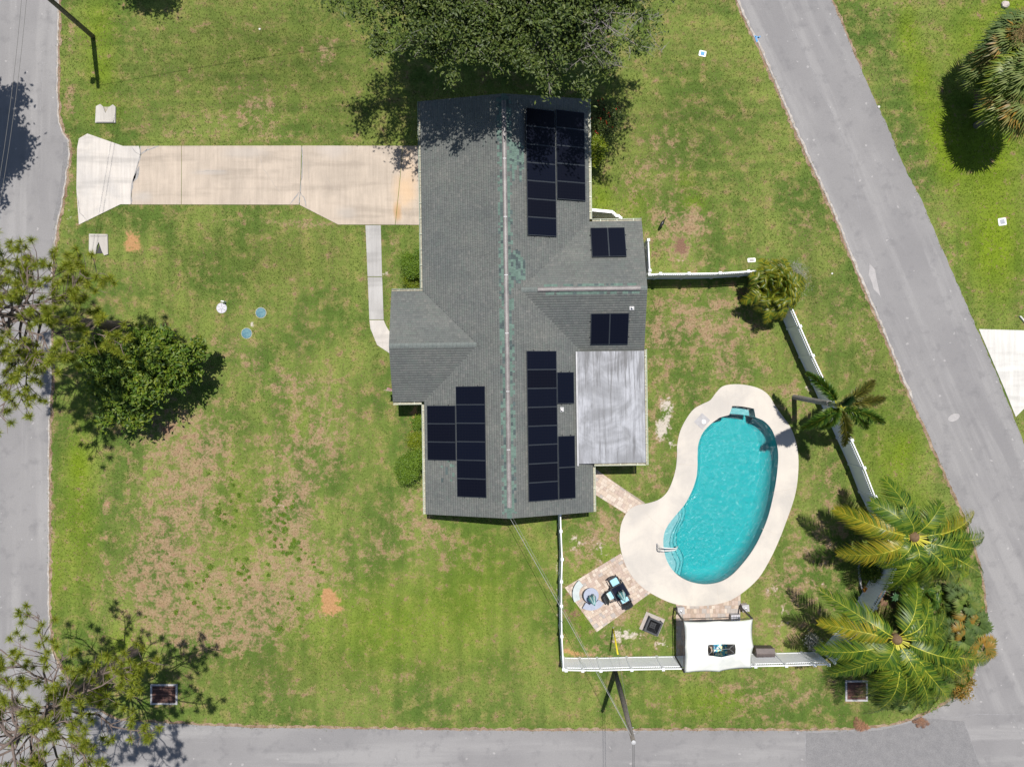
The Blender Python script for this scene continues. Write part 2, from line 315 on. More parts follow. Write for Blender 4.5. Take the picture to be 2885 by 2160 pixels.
# ------------------------------------------------------------------ ground materials
def ground_material():
    m, nt, b = newmat('lawn_soil'); p = pos(nt)
    a1 = nd(nt, 'ShaderNodeAttribute', attribute_name='patch_a'); a2 = nd(nt, 'ShaderNodeAttribute', attribute_name='patch_b')
    s1 = nd(nt, 'ShaderNodeSeparateColor'); nt.links.new(a1.outputs[0], s1.inputs[0])
    s2 = nd(nt, 'ShaderNodeSeparateColor'); nt.links.new(a2.outputs[0], s2.inputs[0])
    big = noise(nt, p, .22, 3); med = noise(nt, p, 1.3, 4, .65); fine = noise(nt, p, 7, 4, .7); vf = noise(nt, p, 32, 3, .7)
    blade = noise(nt, p, 20, 3, .65, 0.0, (1.0, .35, 1))
    g = mix(nt, step(nt, big, .38, .62), (.084, .138, .026), (.165, .21, .048))
    g = mix(nt, mth(nt, 'MULTIPLY', step(nt, med, .44, .66), .8), g, (.235, .215, .075))
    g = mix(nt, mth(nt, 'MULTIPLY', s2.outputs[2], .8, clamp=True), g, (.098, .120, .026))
    bm = mth(nt, 'MULTIPLY', s1.outputs[1], mth(nt, 'ADD', .55, mth(nt, 'MULTIPLY', med, .7)), clamp=True)
    g = mix(nt, bm, g, (.150, .215, .014))
    sy = noise(nt, p, 1.5, 3, .55, .15, (1.0, .10, 1)); sx = noise(nt, p, 1.5, 3, .55, .15, (.10, 1.0, 1))
    sep = nd(nt, 'ShaderNodeSeparateXYZ'); nt.links.new(p, sep.inputs[0]); north = step(nt, sep.outputs[1], 9.0, 13.0)
    mow = mth(nt, 'ADD', mth(nt, 'MULTIPLY', sx, north), mth(nt, 'MULTIPLY', sy, mth(nt, 'SUBTRACT', 1.0, north)))
    g = mix(nt, .6, g, ramp(nt, mow, [(.35, (.76, .80, .76)), (.65, (1.25, 1.2, 1.15))]), 'MULTIPLY')
    # straw coloured dead grass with a ragged edge
    mid = noise(nt, p, 3.2, 3, .6)
    def cen(v, a): return mth(nt, 'MULTIPLY', mth(nt, 'SUBTRACT', v, .5), a)
    rag = mth(nt, 'ADD', mth(nt, 'ADD', cen(med, 3.6), cen(mid, 2.4)), cen(fine, 1.9))
    dm = step(nt, mth(nt, 'ADD', mth(nt, 'MULTIPLY', mth(nt, 'MINIMUM', s1.outputs[0], 1.0), .9), rag), .30, 1.25)
    dc = mix(nt, step(nt, fine, .35, .65), (.29, .185, .125), (.40, .275, .19))
    dc = mix(nt, step(nt, mid, .45, .6), dc, (.335, .215, .14))
    g = mix(nt, mth(nt, 'MULTIPLY', dm, .8), g, dc)
    mm = step(nt, mth(nt, 'ADD', s2.outputs[1], mth(nt, 'MULTIPLY', rag, .8)), .35, 1.1)
    g = mix(nt, mm, g, mix(nt, step(nt, vf, .35, .65), (.13, .075, .05), (.26, .15, .105)))
    sm = step(nt, mth(nt, 'ADD', s1.outputs[2], mth(nt, 'MULTIPLY', rag, .55)), .42, 1.0)
    g = mix(nt, sm, g, mix(nt, step(nt, fine, .3, .7), (.36, .195, .085), (.45, .26, .13)))
    rm = step(nt, mth(nt, 'ADD', s2.outputs[0], mth(nt, 'MULTIPLY', rag, .5)), .5, .9)
    g = mix(nt, rm, g, mix(nt, fine, (.42, .37, .32), (.60, .54, .48)))
    g = mix(nt, .45, g, ramp(nt, vf, [(.28, (.45, .48, .45)), (.5, (1, 1, 1)), (.75, (1.45, 1.42, 1.3))]), 'MULTIPLY')
    g = mix(nt, .5, g, ramp(nt, blade, [(.3, (.6, .62, .6)), (.7, (1.3, 1.3, 1.25))]), 'MULTIPLY')
    put(nt, b.inputs['Base Color'], g); b.inputs['Roughness'].default_value = .9; b.inputs['Specular IOR Level'].default_value = .15
    bump(nt, b, mth(nt, 'ADD', vf, fine), .7, .05)
    return m
def asphalt_material():
    m, nt, b = newmat('worn_asphalt'); p = pos(nt)
    big = noise(nt, p, .16, 3); med = noise(nt, p, 1.1, 5, .65); vf = noise(nt, p, 26, 2, .7); 
    sp_ = nd(nt, 'ShaderNodeSeparateXYZ'); nt.links.new(p, sp_.inputs[0]); X, Y = sp_.outputs[0], sp_.outputs[1]
    def along(ux, uy):
        u = mth(nt, 'ADD', mth(nt, 'MULTIPLY', X, uy), mth(nt, 'MULTIPLY', Y, -ux)); v = mth(nt, 'ADD', mth(nt, 'MULTIPLY', X, ux), mth(nt, 'MULTIPLY', Y, uy))
        cb = nd(nt, 'ShaderNodeCombineXYZ'); put(nt, cb.inputs[0], u); put(nt, cb.inputs[1], mth(nt, 'MULTIPLY', v, .08)); return noise(nt, cb.outputs[0], .9, 4, .6, .3)
    fs_ = step(nt, Y, -19.5, -21.5); fe = step(nt, X, 5.0, 9.0)
    def mixv(f, a, b_): return mth(nt, 'ADD', mth(nt, 'MULTIPLY', a, mth(nt, 'SUBTRACT', 1.0, f)), mth(nt, 'MULTIPLY', b_, f))
    strk = mixv(fs_, mixv(fe, along(0, 1), along(.404, -.915)), along(1, 0))
    c = mix(nt, step(nt, big, .35, .65), (.212, .206, .208), (.245, .238, .238))
    c = mix(nt, mth(nt, 'MULTIPLY', step(nt, strk, .46, .66), .8), c, (.285, .277, .275))
    c = mix(nt, mth(nt, 'MULTIPLY', step(nt, med, .5, .72), .6), c, (.17, .166, .17))
    sp = step(nt, noise(nt, p, 3.1, 1, .3), .745, .77)
    c = mix(nt, mth(nt, 'MULTIPLY', sp, .35), c, (.5, .48, .47))
    c = mix(nt, .5, c, ramp(nt, vf, [(.25, (.7, .7, .7)), (.75, (1.25, 1.25, 1.25))]), 'MULTIPLY')
    put(nt, b.inputs['Base Color'], c); b.inputs['Roughness'].default_value = .88; b.inputs['Specular IOR Level'].default_value = .25
    bump(nt, b, vf, .4, .01); return m
def driveway_material(name, c1, c2, stain=True, rolled=.5, brm=.5):
    m, nt, b = newmat(name); p = pos(nt)
    big = noise(nt, p, .5, 4, .6, .5); broom = noise(nt, p, 5, 4, .75, 0, (1, .06, 1)); vf = noise(nt, p, 24, 3, .7); roll = noise(nt, p, .8, 3, .6, 0, (.22, 1.6, 1))
    c = mix(nt, step(nt, big, .3, .7), c1, c2)
    c = mix(nt, mth(nt, 'MULTIPLY', step(nt, roll, .48, .68), rolled), c, tuple(x * .72 for x in c2))
    c = mix(nt, brm, c, ramp(nt, broom, [(.3, (.72, .71, .7)), (.65, (1.1, 1.1, 1.1))]), 'MULTIPLY')
    c = mix(nt, .25, c, ramp(nt, vf, [(.3, (.7, .7, .7)), (.7, (1.15, 1.15, 1.15))]), 'MULTIPLY')
    if stain:
        wob = noise(nt, p, 1.6, 3)
        for (px, py, rx, ry, col, amt) in [(1120, 597, .22, .5, (.42, .25, .11), .75), (1140, 540, .6, .9, (.60, .40, .22), .5), (1150, 470, .45, 1.6, (.60, .42, .26), .35),
                                           (975, 600, .55, .35, (.34, .31, .28), .6), (1172, 440, .25, .4, (.25, .22, .2), .6), (690, 430, 1.2, .3, (.38, .35, .32), .45), (590, 486, .9, .15, (.40, .37, .34), .5), (940, 420, .9, .5, (.42, .38, .35), .45), (400, 555, .6, .3, (.42, .40, .38), .4)]:
            w = W(px, py)
            c = mix(nt, mth(nt, 'MULTIPLY', ellipse(nt, p, w.x, w.y, rx, ry, .7, wob), amt), c, col)
    put(nt, b.inputs['Base Color'], c); b.inputs['Roughness'].default_value = .85; b.inputs['Specular IOR Level'].default_value = .25
    bump(nt, b, mth(nt, 'ADD', vf, broom), .25, .008); return m

M_GROUND = ground_material(); M_ROAD = asphalt_material()
M_DRIVE = driveway_material('driveway_concrete', (.485, .41, .335), (.40, .34, .28))
M_APRON = driveway_material('apron_concrete', (.57, .53, .485), (.47, .445, .42), False)
M_WALK = driveway_material('walk_concrete', (.44, .43, .42), (.37, .36, .35), False)
M_WHITECON = driveway_material('pale_concrete', (.62, .61, .575), (.56, .545, .515), False)
M_CRACK = simple('crack_fill', (.22, .21, .21), (.32, .31, .30), 6, .9)
M_TAR = simple('tar_seam', (.20, .195, .20), (.27, .265, .27), 5, .8)
M_EDGE = simple('pale_road_edge', (.44, .41, .38), (.30, .265, .23), 4, .9)
M_ASPH2 = simple('darker_asphalt', (.19, .186, .19), (.218, .213, .215), 2, .9, fine=.4)
M_ASPH3 = simple('lighter_asphalt', (.40, .38, .375), (.35, .335, .335), 3, .9, fine=.3)
M_DECK = driveway_material('pool_deck_concrete', (.575, .53, .47), (.46, .43, .395), False, .0, .08)
M_CULV = driveway_material('culvert_concrete', (.50, .475, .44), (.42, .395, .36), False)

# ------------------------------------------------------------------ ground sheet
def axis(a, b, far):
    fine = np.arange(a, b + .01, .25)
    return np.concatenate([-np.array(far[::-1]) + a, fine, b + np.array(far)])
xs = axis(-36, 36, [3, 8, 20, 60, 150, 350]); ys = axis(-28, 28, [3, 8, 20, 60, 150, 350])
GX, GY = np.meshgrid(xs, ys)
nx, ny = len(xs), len(ys)
V = np.stack([GX.ravel(), GY.ravel(), np.zeros(GX.size)], 1)
ii = (np.arange(ny - 1)[:, None] * nx + np.arange(nx - 1)[None, :]).ravel()
FQ = np.stack([ii, ii + 1, ii + nx + 1, ii + nx], 1)
cpx, cpy = sum(p[0] for p in POOL2) / len(POOL2), sum(p[1] for p in POOL2) / len(POOL2)
def grow(poly, d):
    n = len(poly); out = []
    a = sum(poly[i][0] * poly[(i + 1) % n][1] - poly[(i + 1) % n][0] * poly[i][1] for i in range(n))
    sg = 1 if a > 0 else -1
    for i in range(n):
        p, q = poly[i - 1], poly[(i + 1) % n]; t = Vector((q[0] - p[0], q[1] - p[1])).normalized()
        out.append((poly[i][0] + t.y * d * sg, poly[i][1] - t.x * d * sg))
    return out
vin = inside(grow(POOL2, .35), V[:, 0], V[:, 1])
FQ = FQ[~vin[FQ].any(1)]
me = np_mesh('ground', V, FQ)
vx, vy = view_xy(V[:, 0], V[:, 1])
for nm, ls in (('patch_a', (DRY, BRIGHT, SAND)), ('patch_b', (BARE, MULCH, OLIVE))):
    at = me.color_attributes.new(nm, 'FLOAT_COLOR', 'POINT')
    arr = np.ones((len(V), 4), np.float32)
    for k, l in enumerate(ls): arr[:, k] = patches(l, vx, vy)
    at.data.foreach_set('color', arr.ravel())
obj('ground', me, M_GROUND, kind='structure')

# ------------------------------------------------------------------ road, driveway, walks
road = MB().add([(p.x, p.y, .008) for p in road_in + road_out], [tuple(range(len(road_in) + len(road_out)))]).build('road', M_ROAD, kind='structure')
for me_ in [road.data]:
    if me_.polygons[0].normal.z < 0: me_.flip_normals()
def strip(pts, w, z, seed=0, taper=True):
    r = random.Random(seed); pts = [Vector(p) for p in pts]; mb = MB(); L = []; n = len(pts)
    for i, p in enumerate(pts):
        t = (pts[min(i + 1, n - 1)] - pts[max(i - 1, 0)]).normalized(); nn = Vector((-t.y, t.x, 0))
        ww = w * r.uniform(.45, 1.3) * (.4 if taper and i in (0, n - 1) else 1)
        L.append((p + nn * ww / 2, p - nn * ww / 2))
    vs = [(q.x, q.y, z) for ab in L for q in ab]
    return mb.add(vs, [(2 * i + 1, 2 * i + 3, 2 * i + 2, 2 * i) for i in range(n - 1)])
e1 = [i for i, p in enumerate(road_in) if p.x > 0 and p.y > -1 and p.x > W(2060, 0).x]
strip([p + Vector((.09, 0, 0)) for p in road_in[e1[0]:e1[-1]]], .13, .0125, 5).build('edge_strip', M_EDGE, road)
e2 = [i for i, p in enumerate(road_in) if p.x < W(210, 0).x and -27 < p.y < 24]
strip([p + Vector((-.05, 0, 0)) for p in road_in[e2[0]:e2[-1]]], .08, .0125, 6).build('edge_strip', M_EDGE, road)
for k, (pl, w) in enumerate([([(2225, 60), (2280, 180), (2310, 260), (2345, 320), (2395, 440), (2425, 620)], .035), ([(2267, 2058), (2270, 2200)], .05), ([(2640, 2022), (2750, 2012), (2885, 2010)], .04),
        ([(2850, 2010), (2885, 2090)], .035), ([(2715, 2025), (2765, 2160)], .035), ([(2785, 1690), (2850, 1700), (2890, 1712)], .035), ([(2440, 800), (2600, 960), (2690, 1100)], .02), ([(2805, 1450), (2870, 1560)], .02), ([(120, 150), (110, 400), (112, 620)], .03), ([(300, 2080), (700, 2095)], .02)]):
    strip(rough_line(WL(pl), .5, .05, k), w, .0125, k).build('crack', M_TAR, road)
def sheet(name, pts, z, mat, parent=None, amp=.05, seed=1, **kw):
    p = rough_line(WL(pts + [pts[0]]), .3, amp, seed)[:-1]
    mb = MB().add([(q.x, q.y, z) for q in p], [tuple(range(len(p)))]); o = mb.build(name, mat, parent, **kw)
    if o.data.polygons[0].normal.z < 0: o.data.flip_normals()
    return o
M_SOIL = simple('verge_soil', (.20, .125, .08), (.36, .27, .19), 2.2, .95, fine=.5)
strip(road_in[8:-4], .34, .0055, 21).build('soil_margin', M_SOIL, road); strip(road_out[4:150], .34, .0055, 22).build('soil_margin', M_SOIL, road)
sheet('asphalt_patch', [(2270, 2064), (2480, 2056), (2610, 2022), (2715, 2030), (2765, 2170), (2270, 2180)], .0122, M_ASPH2, road, .01, 2)
sheet('asphalt_patch', [(2450, 742), (2465, 760), (2472, 800), (2480, 836), (2462, 815), (2448, 775)], .0122, M_ASPH3, road, .02, 3)
c = W(2687, 1176); a = [(2687 + 16 * math.cos(t) - 4 * math.sin(t), 1176 - 9 * math.sin(t) - 7 * math.cos(t)) for t in np.linspace(0, 6.28, 14)[:-1]]
sheet('asphalt_patch', a, .0122, M_ASPH3, road, .01, 4)
sheet('asphalt_patch', [(178, 400), (190, 402), (196, 436), (184, 505), (170, 570), (158, 625), (150, 620), (166, 540), (176, 470)], .0122, M_ASPH2, road, .03, 7)
M_BLUEP = simple('blue_marking_paint', (.05, .22, .50), (.12, .33, .58), 8, .8)
mk = MB()
for pl in ([(2126, 100), (2141, 106), (2139, 109), (2125, 104)], [(2129, 102), (2136, 116), (2131, 120), (2127, 106)], [(2134, 106), (2142, 101), (2143, 104), (2136, 109)]):
    q = WL(pl, .0135); mk.add(q, [(0, 1, 2, 3)])
mk.build('utility_paint_mark', M_BLUEP, road)

drive = thing('driveway', None, None); tag(drive, kind='structure')
def cut(poly_px, z0=-.05, z1=.03): return MB().prism(XY(poly_px), z0, z1)
cut([(247, 377), (347, 412), (392, 412), (397, 436), (383, 480), (371, 520), (369, 576), (340, 576), (223, 633), (216, 531), (218, 418), (223, 391)]).build('slab', M_APRON, drive)
cut([(395, 412), (511, 411.5), (511, 576.5), (371.5, 576.5), (373, 521), (385, 481), (399, 436)]).build('slab', M_DRIVE, drive)
cut([(512.4, 411.5), (849, 411), (848, 470), (843, 577), (841, 577), (512.4, 576.5)]).build('slab', M_DRIVE, drive)
cut([(852, 411), (1134, 411.5), (1127, 500), (1113, 633.5), (953, 633), (845, 578), (850, 470)]).build('slab', M_DRIVE, drive)
cut([(1135.5, 411.5), (1200, 412), (1200, 634), (1114.5, 633.5), (1128.5, 500)]).build('slab', M_DRIVE, drive)
for k, (pl, w) in enumerate([([(396, 412), (397, 436), (385, 480), (372, 520), (370, 575)], .10), ([(394, 470), (388, 490), (376, 512)], .25), ([(372, 413), (382, 428), (395, 437)], .07), ([(396, 436), (415, 424), (448, 412)], .08), ([(420, 413), (412, 426)], .06),
        ([(850, 412), (852, 450), (850, 500), (846, 540), (842, 577)], .06), ([(843, 542), (828, 560), (818, 575)], .06), ([(846, 542), (857, 558), (863, 583)], .06), ([(219, 552), (226, 600), (250, 624)], .04), ([(870, 445), (870, 500), (874, 520)], .012), ([(720, 414), (745, 480), (790, 545)], .012), ([(555, 483), (640, 483)], .02), ([(920, 495), (935, 522)], .015)]):
    strip(rough_line(WL(pl), .2, .03, k + 30), w, .0335, k + 30).build('crack', M_CRACK, drive)
walk = thing('front_walk', None, None); tag(walk, kind='structure')
cut([(1030, 635), (1036, 779), (1076.6, 779), (1073, 635)]).build('slab', M_WALK, walk)
cut([(1036.1, 781), (1041, 900), (1081, 900), (1076.9, 781)]).build('slab', M_WALK, walk)
MB().prism(XY([(1041.1, 902), (1044, 926), (1063, 972), (1110, 1003), (1150, 1003), (1150, 950), (1104, 944), (1089, 920), (1081.2, 902)]), -.05, .03).build('slab', M_APRON, walk)
MB().prism(EDRIVE, -.05, .03).build('neighbour_driveway', M_WHITECON, kind='structure')
MB().prism(XY([(2869, 891), (2873, 890), (2905, 925), (2900, 928)]), -.05, .12).build('garden_kerb', M_WHITECON, kind='structure')

# pavers -----------------------------------------------------------
M_PAV = [simple('paver_%s' % n, c, tuple(x * .85 for x in c), 5, .85, fine=.3) for n, c in
         (('sand', (.56, .455, .37)), ('rose', (.49, .385, .325)), ('grey', (.42, .375, .345)), ('cream', (.62, .53, .45)), ('brown', (.42, .32, .255)))]
M_JOINT = simple('joint_sand', (.34, .285, .23), (.28, .235, .19), 8, .95)
def pavers(name, poly, ang, wts, cell=.2, seed=0, maxn=300):
    r = random.Random(seed); root = thing(name, None, None); tag(root, kind='structure')
    MB().prism(grow(poly, -.01) if area(grow(poly, -.01)) < area(poly) else grow(poly, .01), -.03, .018).build('joint_bed', M_JOINT, root)
    ca, sa = math.cos(ang), math.sin(ang)
    uv = [(x * ca + y * sa, -x * sa + y * ca) for x, y in poly]
    u0, u1 = min(p[0] for p in uv), max(p[0] for p in uv); v0, v1 = min(p[1] for p in uv), max(p[1] for p in uv)
    n = 0; restm = [MB() for _ in M_PAV]; v = v0
    while v < v1:
        h = cell * r.choice((1, 1, 1, 1.45)); u = u0 - r.random() * .3
        while u < u1:
            w = cell * r.choice((.75, 1, 1, 1.5)); g = .006
            q = [(u + g, v + g), (u + w - g, v + g), (u + w - g, v + h - g), (u + g, v + h - g)]
            q = [(a * ca - b * sa, a * sa + b * ca) for a, b in q]; q = clip_convex(q, poly)
            u += w
            if len(q) < 3 or area(q) < .004: continue
            X = np.array([p[0] for p in q]); Y = np.array([p[1] for p in q])
            if inside(grow(DECK2, -.12), X, Y).all(): continue
            k = r.choices(range(len(M_PAV)), wts)[0]; z1 = .03 + r.uniform(-.003, .004)
            if n < maxn: MB().prism(q, 0, z1).build('paver', M_PAV[k], root); n += 1
            else: restm[k].prism(q, 0, z1)
        v += h
    for k, mb in enumerate(restm):
        if mb.v: mb.build('paver_field', M_PAV[k], root, kind='stuff')
    return root
pavers('paver_patio', PATIO, R(31), (3, 3, 1.5, 2, 1), .2, 1)
pavers('sail_patio', PATIO_S, 0, (1.5, 2.5, 2.5, .7, 2.5), .2, 2, 260)
pavers('paver_path', PATH, R(-33), (4, 2.5, .5, 3, .3), .21, 3)

# ------------------------------------------------------------------ swimming pool
M_PLASTER = simple('pool_plaster', (.25, .42, .46), (.23, .39, .43), 6, .6, fine=.15)
M_TILE = simple('waterline_tile', (.03, .17, .20), (.045, .21, .24), 9, .3)
def water_material():
    m, nt, b = newmat('pool_water'); nt.nodes.remove(b); p = pos(nt)
    n1 = noise(nt, p, 3.6, 3, .6, .8); n2 = noise(nt, p, 9, 2, .5, .4)
    h = mth(nt, 'ADD', n1, mth(nt, 'MULTIPLY', n2, .35))
    bp = nd(nt, 'ShaderNodeBump'); bp.inputs['Strength'].default_value = 1.0; bp.inputs['Distance'].default_value = .10
    put(nt, bp.inputs['Height'], h)
    gl = nd(nt, 'ShaderNodeBsdfGlossy'); gl.inputs['Roughness'].default_value = .17; nt.links.new(bp.outputs[0], gl.inputs['Normal'])
    tr = nd(nt, 'ShaderNodeBsdfTransparent'); tr.inputs[0].default_value = (.97, .99, .99, 1)
    fr = nd(nt, 'ShaderNodeFresnel'); fr.inputs[0].default_value = 1.33; nt.links.new(bp.outputs[0], fr.inputs[1])
    ms = nd(nt, 'ShaderNodeMixShader'); nt.links.new(fr.outputs[0], ms.inputs[0]); nt.links.new(tr.outputs[0], ms.inputs[1]); nt.links.new(gl.outputs[0], ms.inputs[2])
    va = nd(nt, 'ShaderNodeVolumeAbsorption'); va.inputs[0].default_value = (.05, .90, .90, 1); va.inputs[1].default_value = 1.0
    o = nt.nodes['Material Output']; nt.links.new(ms.outputs[0], o.inputs['Surface']); nt.links.new(va.outputs[0], o.inputs['Volume'])
    return m
M_WATER = water_material()
pool = thing('swimming_pool', 'kidney shaped turquoise swimming pool with pale concrete deck and curved corner steps', 'pool', W(2010, 1450))
def rel(o, mb): mb.v = [(x - o.location.x, y - o.location.y, z - o.location.z) for x, y, z in mb.v]; return mb
def loft(rings, cap=True):
    mb = MB(); n = len(rings[0]); vs = [p for r_ in rings for p in r_]
    fs = [(i * n + k, i * n + (k + 1) % n, (i + 1) * n + (k + 1) % n, (i + 1) * n + k) for i in range(len(rings) - 1) for k in range(n)]
    if cap: fs.append(tuple(range((len(rings) - 1) * n, len(rings) * n)))
    return mb.add(vs, fs)
def fill_rings(outer, inner, z0, z1):
    bm = bmesh.new(); es = []
    for ring in (outer, inner):
        vs = [bm.verts.new((p[0], p[1], z1)) for p in ring]
        es += [bm.edges.new((vs[i], vs[(i + 1) % len(vs)])) for i in range(len(vs))]
    bmesh.ops.triangle_fill(bm, use_beauty=True, use_dissolve=False, edges=es)
    bmesh.ops.recalc_face_normals(bm, faces=bm.faces)
    if bm.faces and list(bm.faces)[0].normal.z < 0: bmesh.ops.reverse_faces(bm, faces=bm.faces)
    ex = bmesh.ops.extrude_edge_only(bm, edges=es)
    for v in ex['geom']:
        if isinstance(v, bmesh.types.BMVert): v.co.z = z0
    me = bpy.data.meshes.new('deck'); bm.to_mesh(me); bm.free(); return me
def ring(d, z): return [(x - pool.location.x, y - pool.location.y, z) for x, y in grow(POOL2, d)]
basin = loft([ring(.0, -.02), ring(.0, -.17)], False).build('waterline_tile', M_TILE, pool)
loft([ring(.0, -.17), ring(.0, -1.42)]).build('basin', M_PLASTER, pool)
cove = [ring(0, -.70), ring(-.05, -.95), ring(-.16, -1.18), ring(-.34, -1.34), ring(-.6, -1.425)]; NM = len(pool_main) - 2
cvm = MB().add([r_c[i] for r_c in cove for i in range(2, NM)], [(k * (NM - 2) + i, k * (NM - 2) + i + 1, (k + 1) * (NM - 2) + i + 1, (k + 1) * (NM - 2) + i) for k in range(4) for i in range(NM - 3)])
cvm.build('cove', M_PLASTER, pool, True)
wv = loft([ring(.004, -.10), ring(.004, -1.5)]); n_ = len(POOL2); wv.f.append(tuple(range(n_ - 1, -1, -1)))
def fix_normals(o):
    bm = bmesh.new(); bm.from_mesh(o.data); bmesh.ops.recalc_face_normals(bm, faces=bm.faces); bm.to_mesh(o.data); bm.free()
fix_normals(wv.build('water', M_WATER, pool))
dk = fill_rings([(p[0] - pool.location.x, p[1] - pool.location.y) for p in DECK2], [(p[0] - pool.location.x, p[1] - pool.location.y) for p in grow(POOL2, -.015)], -.05, .05)
deck_o = obj('deck', dk, M_DECK, pool)
M_JOINT2 = simple('deck_joint', (.47, .42, .36), (.43, .38, .33), 6, .9)
for k, pl in enumerate([[(868, 630), (1000, 640)], [(1500, 820), (1660, 790)], [(1430, 1060), (1570, 1110)], [(1130, 1425), (1150, 1555)], [(620, 905), (700, 1000), (790, 1070)]]):
    rel(pool, strip(rough_line(WL(C6(pl)), .4, .004, k), .02, .0535, k, False)).build('joint', M_JOINT2, deck_o)
def pstep(line, z, name):
    a = line + [(700, 1400), (700, 900)]
    so = rel(pool, MB().prism(XY(C6(a)), -1.5, z)).build(name, M_PLASTER, pool)
    rel(pool, strip(WL(C6(line)), .055, z + .004, 3, False)).build('step_edge', M_TILE, so)
def cm(l): return [tuple(p)[:2] for p in catmull([(x, y, 0) for x, y in l], 4, False)]
pstep(cm([(860, 930), (885, 955), (890, 1000), (860, 1060), (835, 1120), (830, 1180), (850, 1250), (872, 1300), (862, 1362), (850, 1400)]), -.33, 'step')
pstep(cm([(890, 880), (912, 930), (915, 990), (885, 1060), (862, 1120), (858, 1180), (880, 1240), (905, 1300), (885, 1375), (880, 1420)]), -.56, 'step')
pstep(cm([(910, 870), (938, 925), (945, 970), (930, 1030), (900, 1080), (885, 1130), (890, 1190), (920, 1240), (932, 1290), (915, 1385), (905, 1430)]), -.80, 'step')
rel(pool, MB().prism(XY(C6([(1200, 296), (1228, 252), (1265, 250), (1300, 253), (1362, 268), (1366, 312), (1290, 302)])), -1.45, -.42)).build('bench_ledge', M_PLASTER, pool)
rail = MB(); M_STEEL = simple('brushed_steel', (.75, .75, .76), (.65, .65, .67), 5, .3, metal=.9)
M_WHITEP = simple('white_plastic', (.78, .77, .74), (.72, .71, .68), 4, .45)
A = W(*C6([(735, 1175)])[0]); B = W(*C6([(880, 1188)])[0])
hr = thing('pool_handrail', 'white looped handrail over the curved pool steps', 'handrail', (A.x, A.y, .05))
d = (B - A)
for s_ in (-.1, .1):
    p = [Vector((0, s_, 0)), Vector((.02, s_, .55)), Vector((.12, s_, .82)), Vector((.35, s_ * .8, .88)), d * .75 + Vector((0, s_ * .5, .45)), d + Vector((0, s_ * .15, -.38))]
    MB().tube(catmull(p, 5, False), .036, 8).build('rail', M_WHITEP, hr, True)
for s_ in (-.1, .1): MB().lathe([(.06, 0), (.06, .012), (.035, .03)], 14, (0, s_, 0)).build('anchor_plate', M_STEEL, hr)
sk = W(*C6([(1035, 345)])[0])
lid = thing('skimmer_cover', 'grey square deck panel with round white skimmer lid beside the pool', 'skimmer', (sk.x, sk.y, .05), R(-42))
M_PALEGREY = simple('pale_grey_slab', (.40, .39, .395), (.33, .32, .325), 3, .7)
MB().box((0, 0, .006), (.68, .75, .012)).build('panel', M_PALEGREY, lid)
MB().lathe([(.13, .012), (.13, .022), (.10, .026)], 24, (.1, .04, 0)).build('lid', M_WHITEP, lid)

# ------------------------------------------------------------------ house
YAW = R(.8); CY_, SY_ = math.cos(YAW), math.sin(YAW)
ZE, PITCH = 2.7, 1 / 3
XC, HALF = -.24, 4.83; XL, XR = XC - HALF, XC + HALF; YS, YN = -7.45, 16.30
house = thing('house', 'single storey house with grey shingle roof, solar panels and two cross gables', 'house', (0, 0, 0), YAW)
def shingle_material():
    m, nt, b = newmat('grey_shingles'); g = nd(nt, 'ShaderNodeNewGeometry'); p = objc(nt)
    c = ramp(nt, g.outputs['Random Per Island'], [(0, (.120, .125, .123)), (.35, (.134, .140, .137)), (.6, (.146, .150, .146)), (.85, (.130, .143, .136)), (1, (.162, .162, .157))])
    big = noise(nt, p, .45, 3); c = mix(nt, .7, c, ramp(nt, big, [(.3, (.85, .87, .88)), (.7, (1.12, 1.1, 1.05))]), 'MULTIPLY')
    st = noise(nt, p, 1.2, 3, .6, 0, (.12, 1.0, 1)); c = mix(nt, .4, c, ramp(nt, st, [(.3, (.8, .85, .83)), (.7, (1.15, 1.15, 1.12))]), 'MULTIPLY')
    vf = noise(nt, p, 45, 2, .7); c = mix(nt, .6, c, ramp(nt, vf, [(.3, (.6, .6, .6)), (.7, (1.35, 1.35, 1.35))]), 'MULTIPLY')
    put(nt, b.inputs['Base Color'], c); b.inputs['Roughness'].default_value = .9; b.inputs['Specular IOR Level'].default_value = .25
    bump(nt, b, vf, .5, .01); return m
M_SHING = shingle_material()
M_GREEN = [simple('green_shingle_%s' % n, c, tuple(x * .82 for x in c), 6, .9, fine=.4) for n, c in (('pale', (.135, .205, .172)), ('mid', (.115, .178, .15)), ('slate', (.085, .115, .115)), ('dark', (.065, .088, .09)))]
M_FELT = simple('roof_deck', (.09, .095, .092), (.07, .075, .07), 3, .95)
M_TRIM = simple('cream_trim', (.62, .64, .52), (.55, .58, .46), 3, .5)
M_GUT = simple('pale_green_gutter', (.64, .68, .54), (.56, .61, .48), 2, .45)
M_GUTIN = simple('gutter_debris', (.24, .21, .16), (.42, .40, .32), 9, .9)
M_STUCCO = simple('cream_stucco', (.62, .57, .46), (.57, .52, .42), 6, .9, bmp=.3)
M_GLASS = simple('window_glass', (.03, .04, .05), (.05, .06, .07), 2, .05)
M_WHITE = simple('white_vinyl', (.80, .81, .82), (.76, .77, .78), 2, .4)
roof = MB()
